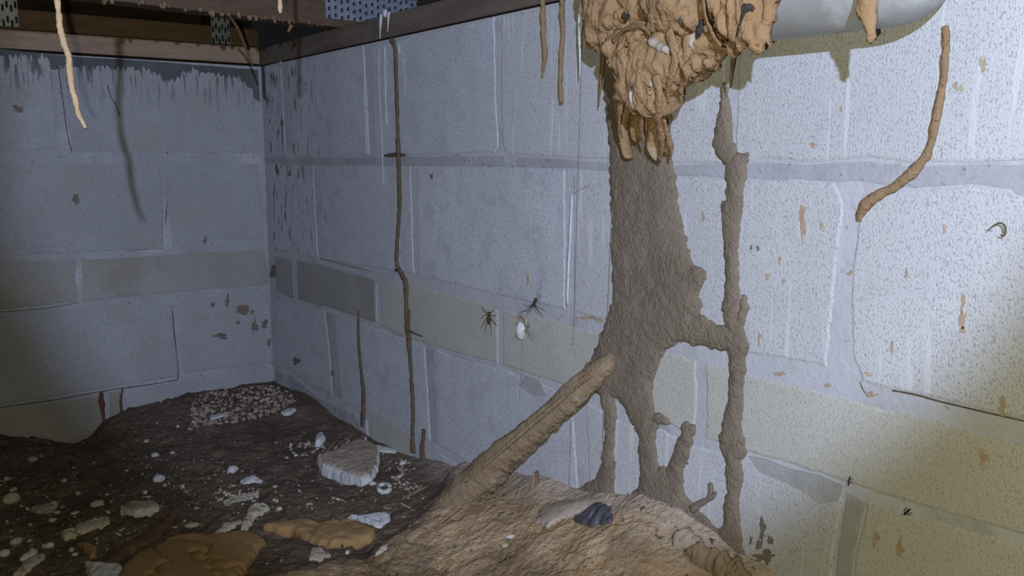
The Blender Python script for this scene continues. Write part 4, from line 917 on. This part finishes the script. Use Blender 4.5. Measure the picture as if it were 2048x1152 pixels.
for i, (cx, cy, rx, ry, lab, mt) in enumerate([
        (318, 955, 10, 8, 'white round pebble alone in the dark soil at left centre', 'stone'), (465, 937, 10, 8, 'white round pebble in the dark soil left of the largest chunk', 'stone'), (311, 909, 9, 5, 'small white pebble nearest below the root by the end wall', 'stone'),
        (22, 994, 17, 12, 'round yellowish stone at the left edge', 'stone_tan'), (195, 1006, 13, 8, 'pale irregular pebble left of the grey-topped chunk', 'stone_tan'), (33, 1081, 9, 8, 'oval pale pebble at the lower left, left of the finger-shaped chunk', 'stone_tan'),
        (99, 1089, 8, 6, 'small pale pebble below the end of the finger-shaped chunk', 'stone'), (8, 1105, 11, 8, 'pale pebble on the left edge near the bottom', 'stone'), (385, 1049, 14, 5, 'low tan pebble behind the left clay crust', 'stone_tan'), (379, 1102, 9, 5, 'white pebble lying on the left clay crust', 'stone'),
        (695, 1105, 4, 3, 'tiny white pebble in front of the right clay crust', 'stone'), (293, 881, 5, 4, 'tiny pale pebble in the dark soil under the end wall', 'stone_tan'), (356, 852, 3, 3, 'tiny white pebble near the gravel by the end wall', 'stone'), (128, 960, 6, 4, 'small yellowish pebble in the darkest soil at left', 'stone_tan'),
        (290, 984, 5, 5, 'tiny white pebble above the grey-topped chunk', 'stone'), (806, 925, 7, 5, 'small pale pebble at the wall foot beside the reddish rind', 'stone'), (640, 884, 6, 4, 'small white pebble at the foot of the jagged white chunk', 'stone'), (745, 966, 8, 4, 'pale crumb in front of the largest chunk', 'stone'),
        (592, 910, 4, 3, 'tiny white pebble left of the largest chunk', 'stone'), (150, 1026, 9, 3, 'flat pale pebble between the left flakes', 'stone_tan'), (345, 905, 6, 3, 'flat tan pebble right of the small white pebble by the root', 'stone_tan'), (65, 917, 10, 6, 'dull tan stone in the dark soil at far left', 'stone_tan'), (363, 1094, 5, 3, 'tiny white pebble beside the one on the left clay crust', 'stone'),
        (1022, 1072, 10, 4, 'pale flat crumb on the mound below the dark scrap', 'stone'), (1010, 1090, 8, 4, 'pale grey crumb low on the mound at bottom centre', 'stone_tan')]):
    pebble(cx, cy, rx, ry, lab, M[mt], 'pebble', seed=100 + i, ang=(i % 5) * .3 - .6, cat='pebble')
# ring-shaped rinds
def ring(cx, cy, rx, ry, a0, a1, r, label, mt, name, lift=.004):
    P = [floor_at(cx + rx * math.cos(a), cy + ry * math.sin(a), lift) for a in np.linspace(a0, a1, 14)]
    s = ((P[0] - CC) @ CR[2]) / FPX
    V, F = tube(P, [r * s * (.6 if i in (0, 13) else 1) for i in range(14)], 8, rough=.6, freq=160, seed=3, k=3)
    return tag(new_obj(name, V, F, mt), label, 'rubble')
ring(769, 976, 12, 8, 0, 6.1, 4.5, 'white ring-shaped lump with a dark hollow right of the largest chunk', M['stone'], 'ring_lump')
ring(791, 946, 14, 9, -1.1, 2.2, 3.5, 'pale curved rind around a reddish hollow near the wall foot', M['stone_tan'], 'curved_rind')
# clay crusts, parts of the floor
def crust(px, th, name, label, mt, seed=1, cat='crust', parent=None, width=.004, rough=.03, freq=14, res=.003, edge=.7, back=.012):
    P = [tuple(floor_at(a, b, th * .8)[:2]) for a, b in px]
    V, F = lens_sheet(P, lambda u, v: zf(u, v, 0.0) + .002, th, back, res, frame=lambda u, v, h: np.stack([u, v, h], -1), rough=rough, seed=seed, width=width, edge=edge, freq=freq)
    o = new_obj(name, V, F, mt, parent); 
    return tag(o, label, cat) if label else o
crust([(244, 1131), (269, 1109), (317, 1086), (355, 1070), (406, 1064), (421, 1070), (482, 1066), (508, 1063), (525, 1072), (532, 1080), (519, 1087), (508, 1108), (494, 1128), (478, 1148), (470, 1200), (200, 1200)], .011, 'clay_crust', None, M['clay'], seed=31, parent=floor)
crust([(520, 1049), (560, 1045), (593, 1041), (618, 1036), (641, 1041), (686, 1038), (724, 1045), (752, 1056), (747, 1072), (722, 1087), (664, 1086), (630, 1078), (582, 1066), (556, 1060)], .010, 'clay_crust', None, M['clay'], seed=32, parent=floor)
crust([(320, 1040), (345, 1010), (358, 1000), (362, 1010), (345, 1035), (318, 1068), (270, 1098), (225, 1125), (200, 1122), (240, 1090), (285, 1062)], .010, 'clay_clod', None, mat('brown_clod', (.11, .066, .038), (.15, .09, .05), scale=30, bump=.8, bscale=120), seed=33, parent=floor, width=.02)
crust([(1371, 1094), (1394, 1087), (1414, 1093), (1442, 1104), (1472, 1116), (1493, 1137), (1510, 1165), (1450, 1165), (1427, 1135), (1401, 1120), (1381, 1110)], .012, 'mud_crust', 'crumbly tan mud crust at the foot of the long mud tube', M['bridge'], seed=34, cat='crust', rough=.9, freq=90, res=.002)
crust([(1340, 1068), (1358, 1056), (1375, 1052), (1392, 1060), (1408, 1072), (1400, 1085), (1370, 1090), (1348, 1082)], .010, 'mould_clump', 'grey white mouldy clump on the mound at the foot of the wall', M['stone_dirty'], seed=35, cat='clump', rough=.9, freq=110, res=.002, width=.01)
# long pale run of dried mud on the mound and the dark scrap beside it
crust([(1080, 1012), (1120, 1000), (1180, 990), (1212, 992), (1200, 1003), (1150, 1022), (1110, 1040), (1095, 1050), (1070, 1040)], .007, 'pale_crust', 'long pale grey dried crust on the mound, left of the dark scrap', M['stone_dirty'], seed=36, cat='crust', width=.03, rough=.5, res=.002)
pxs = [(1148, 1032), (1162, 1020), (1185, 1009), (1206, 1003), (1216, 1010), (1224, 1024), (1222, 1036), (1205, 1043), (1180, 1044), (1163, 1041)]
sc = crust(pxs, .008, 'dark_scrap', 'crumpled dark grey scrap half buried in the mound at the wall foot', M['rag'], seed=37, cat='scrap', rough=1.0, freq=70, res=.0018, width=.012, edge=.8)
# sticks and splinters
def stick(pts, r, label, mt, name='stick', lift=.004, seed=1):
    P = [floor_at(a, b, l) for a, b, l in pts]; s = ((P[0] - CC) @ CR[2]) / FPX
    V, F = tube(P, [r * s * .7] + [r * s] * (len(P) - 2) + [r * s * .5], 7, rough=.35, freq=90, seed=seed, k=4)
    return tag(new_obj(name, V, F, mt), label, 'stick')
stick([(803, 999, .004), (830, 985, .006), (856, 972, .008)], 4, 'dark stick lying between the ring-shaped lump and the mud bridge', M['stick'])
stick([(801, 1006, .004), (808, 1010, .004), (820, 1016, .004)], 2.2, 'short white splinter below the dark stick', M['stick_pale'], 'splinter')
stick([(652, 905, .006), (662, 893, .008), (676, 878, .010)], 3.5, 'brown stick leaning behind the largest chunk', M['stick'], seed=4)
chunk([(424, 1070), (445, 1055), (470, 1042), (482, 1038), (484, 1043), (466, 1054), (446, 1064), (430, 1072)], .005, 'wood_sliver', 'flat grey wood sliver pointing at the wedge-shaped chunk', M['stick_pale'], seed=40, cat='stick')
P = [on_right(a, b, h) for a, b, h in [(1073, 990, .02), (1073, 965, .02), (1074, 941, .018)]]
V, F = tube(P, [.004, .0038, .002], 8, rough=.3, freq=120, k=4); tag(new_obj('stick', V, F, M['stick']), 'dark upright stick stump against the wall right of the mud bridge', 'stick')
P = [on_right(a, b, h) for a, b, h in [(1062, 992, .03), (1066, 965, .026), (1069, 946, .022)]]
V, F = tube(P, [.003, .003, .0012], 8, rough=.3, freq=120, k=4); tag(new_obj('splinter', V, F, M['bridge']), 'pale splinter leaning beside the upright stick stump', 'stick')
stick([(868, 1054, .02), (895, 1034, .022), (925, 1012, .024)], 2.5, 'tan splinter lying along the foot of the mud bridge', M['bridge'], 'splinter')
# gravel and crumbs nobody could count
def scatter(polys, n, rmin, rmax, name, mt, seed, label, cat='gravel', zoff=.3):
    rg = np.random.default_rng(seed); parts = []
    base, bf = ellip((0, 0, 0), np.eye(3), (1, 1, 1), 5, 3)
    for _ in range(n * 8):
        if len(parts) >= n: break
        P = polys[rg.integers(len(polys))]; a = np.array(P)
        x, y = rg.uniform(a[:, 0].min(), a[:, 0].max()), rg.uniform(a[:, 1].min(), a[:, 1].max())
        if float(sdf_poly(P, np.array([x]), np.array([y]))[0]) < 0: continue
        q = floor_at(x, y) if False else None
        p = on_level(x, y, -.53); 
        z = -.53
        for _k in range(5):
            p = on_level(x, y, z); z = .5 * z + .5 * float(zf(p[0], p[1]))
        if p[1] > -.004 or p[0] < .004: continue
        r = rmin + (rmax - rmin) * rg.random() ** 2.2
        A_ = np.linalg.qr(rg.normal(size=(3, 3)))[0]
        v_ = (base * rg.uniform(.6, 1.3, 3) * (1 + rg.normal(0, .18, (len(base), 1)))) @ A_ * r
        v_[:, 2] *= .75
        parts.append((v_ + np.array([p[0], p[1], float(zf(p[0], p[1])) + r * zoff]), bf))
    V, F = merge(*parts); o = new_obj(name, V, F, mt, flat=True); tag(o, label, cat, kind='stuff'); return o
scatter([[(385, 800), (440, 778), (530, 772), (555, 775), (600, 800), (560, 822), (500, 842), (430, 850), (380, 862)]], 900, .0008, .0055, 'gravel', M['stone_dirty'], 5, 'heap of dirty pale gravel in the wall corner')
scatter([[(400, 955), (430, 945), (510, 990), (520, 1000), (440, 1010)], [(560, 890), (640, 880), (660, 900), (600, 915)], [(420, 985), (520, 975), (510, 1008), (440, 1012)]], 130, .0012, .004, 'crumbs', M['stone_tan'], 6, 'pale crumbs strewn on the dark soil in the middle')
scatter([[(660, 880), (700, 872), (712, 884), (690, 895), (660, 908)], [(760, 900), (830, 915), (830, 950), (770, 950)], [(780, 960), (830, 960), (850, 1000), (800, 1000)]], 130, .0012, .0035, 'crumbs', M['stone_dirty'], 7, 'small crumbs around the largest chunk and wall foot')
scatter([[(0, 890), (300, 900), (560, 850), (640, 840), (800, 940), (860, 1010), (780, 1080), (560, 1040), (240, 1120), (0, 1152)]], 420, .0008, .003, 'soil_crumbs', M['mud'], 8, 'brown crumbs of soil all over the dark floor')
scatter([[(900, 1030), (1000, 990), (1200, 1000), (1340, 1010), (1420, 1110), (1380, 1152), (600, 1152), (780, 1100)]], 420, .0006, .0024, 'mound_crumbs', M['bridge'], 9, 'tan crumbs covering the clay mound')
scatter([[(0, 930), (240, 940), (520, 900), (620, 930), (700, 1010), (520, 1040), (240, 1100), (0, 1152)]], 130, .0015, .0052, 'pale_flakes', M['stone_tan'], 12, 'small pale flakes strewn over the dark soil at lower left')
# mud crumbs stuck along the lower edge of the beam
parts = []; rg = np.random.default_rng(3)
for s_ in np.concatenate([rg.uniform(.60, 1.05, 46)]):
    r = .0015 + .004 * rg.random() ** 2; p = A + dAB * s_ - nAB * .001
    v_, f_ = ellip((p[0], p[1], .2475 + rg.uniform(-.002, .004)), np.eye(3), (r, r, r * rg.uniform(.6, 2)), 6, 4); parts.append((v_, f_))
V, F = merge(*parts); cr = new_obj('mud_crumbs', V, F, M['mud_orange'], beam); cr['kind'] = 'stuff'
# chalky run over the sill
for i, pts in enumerate([[(762, 28, 6), (761, 45, 5), (760, 62, 2.5), (760, 78, 1.5)], [(777, 24, 5), (776, 45, 3), (775, 64, 1.5)], [(766, 26, 8), (772, 26, 8)]]):
    P = [on_right(a, b, .0) for a, b, _ in pts]; V, F = tube(P, [r * .0009 for _, _, r in pts], 8, rough=.4, freq=150, flatten=((0, 1, 0), .4), k=4); new_obj('mineral_streak', V, F, M['mineral'], sill_r)
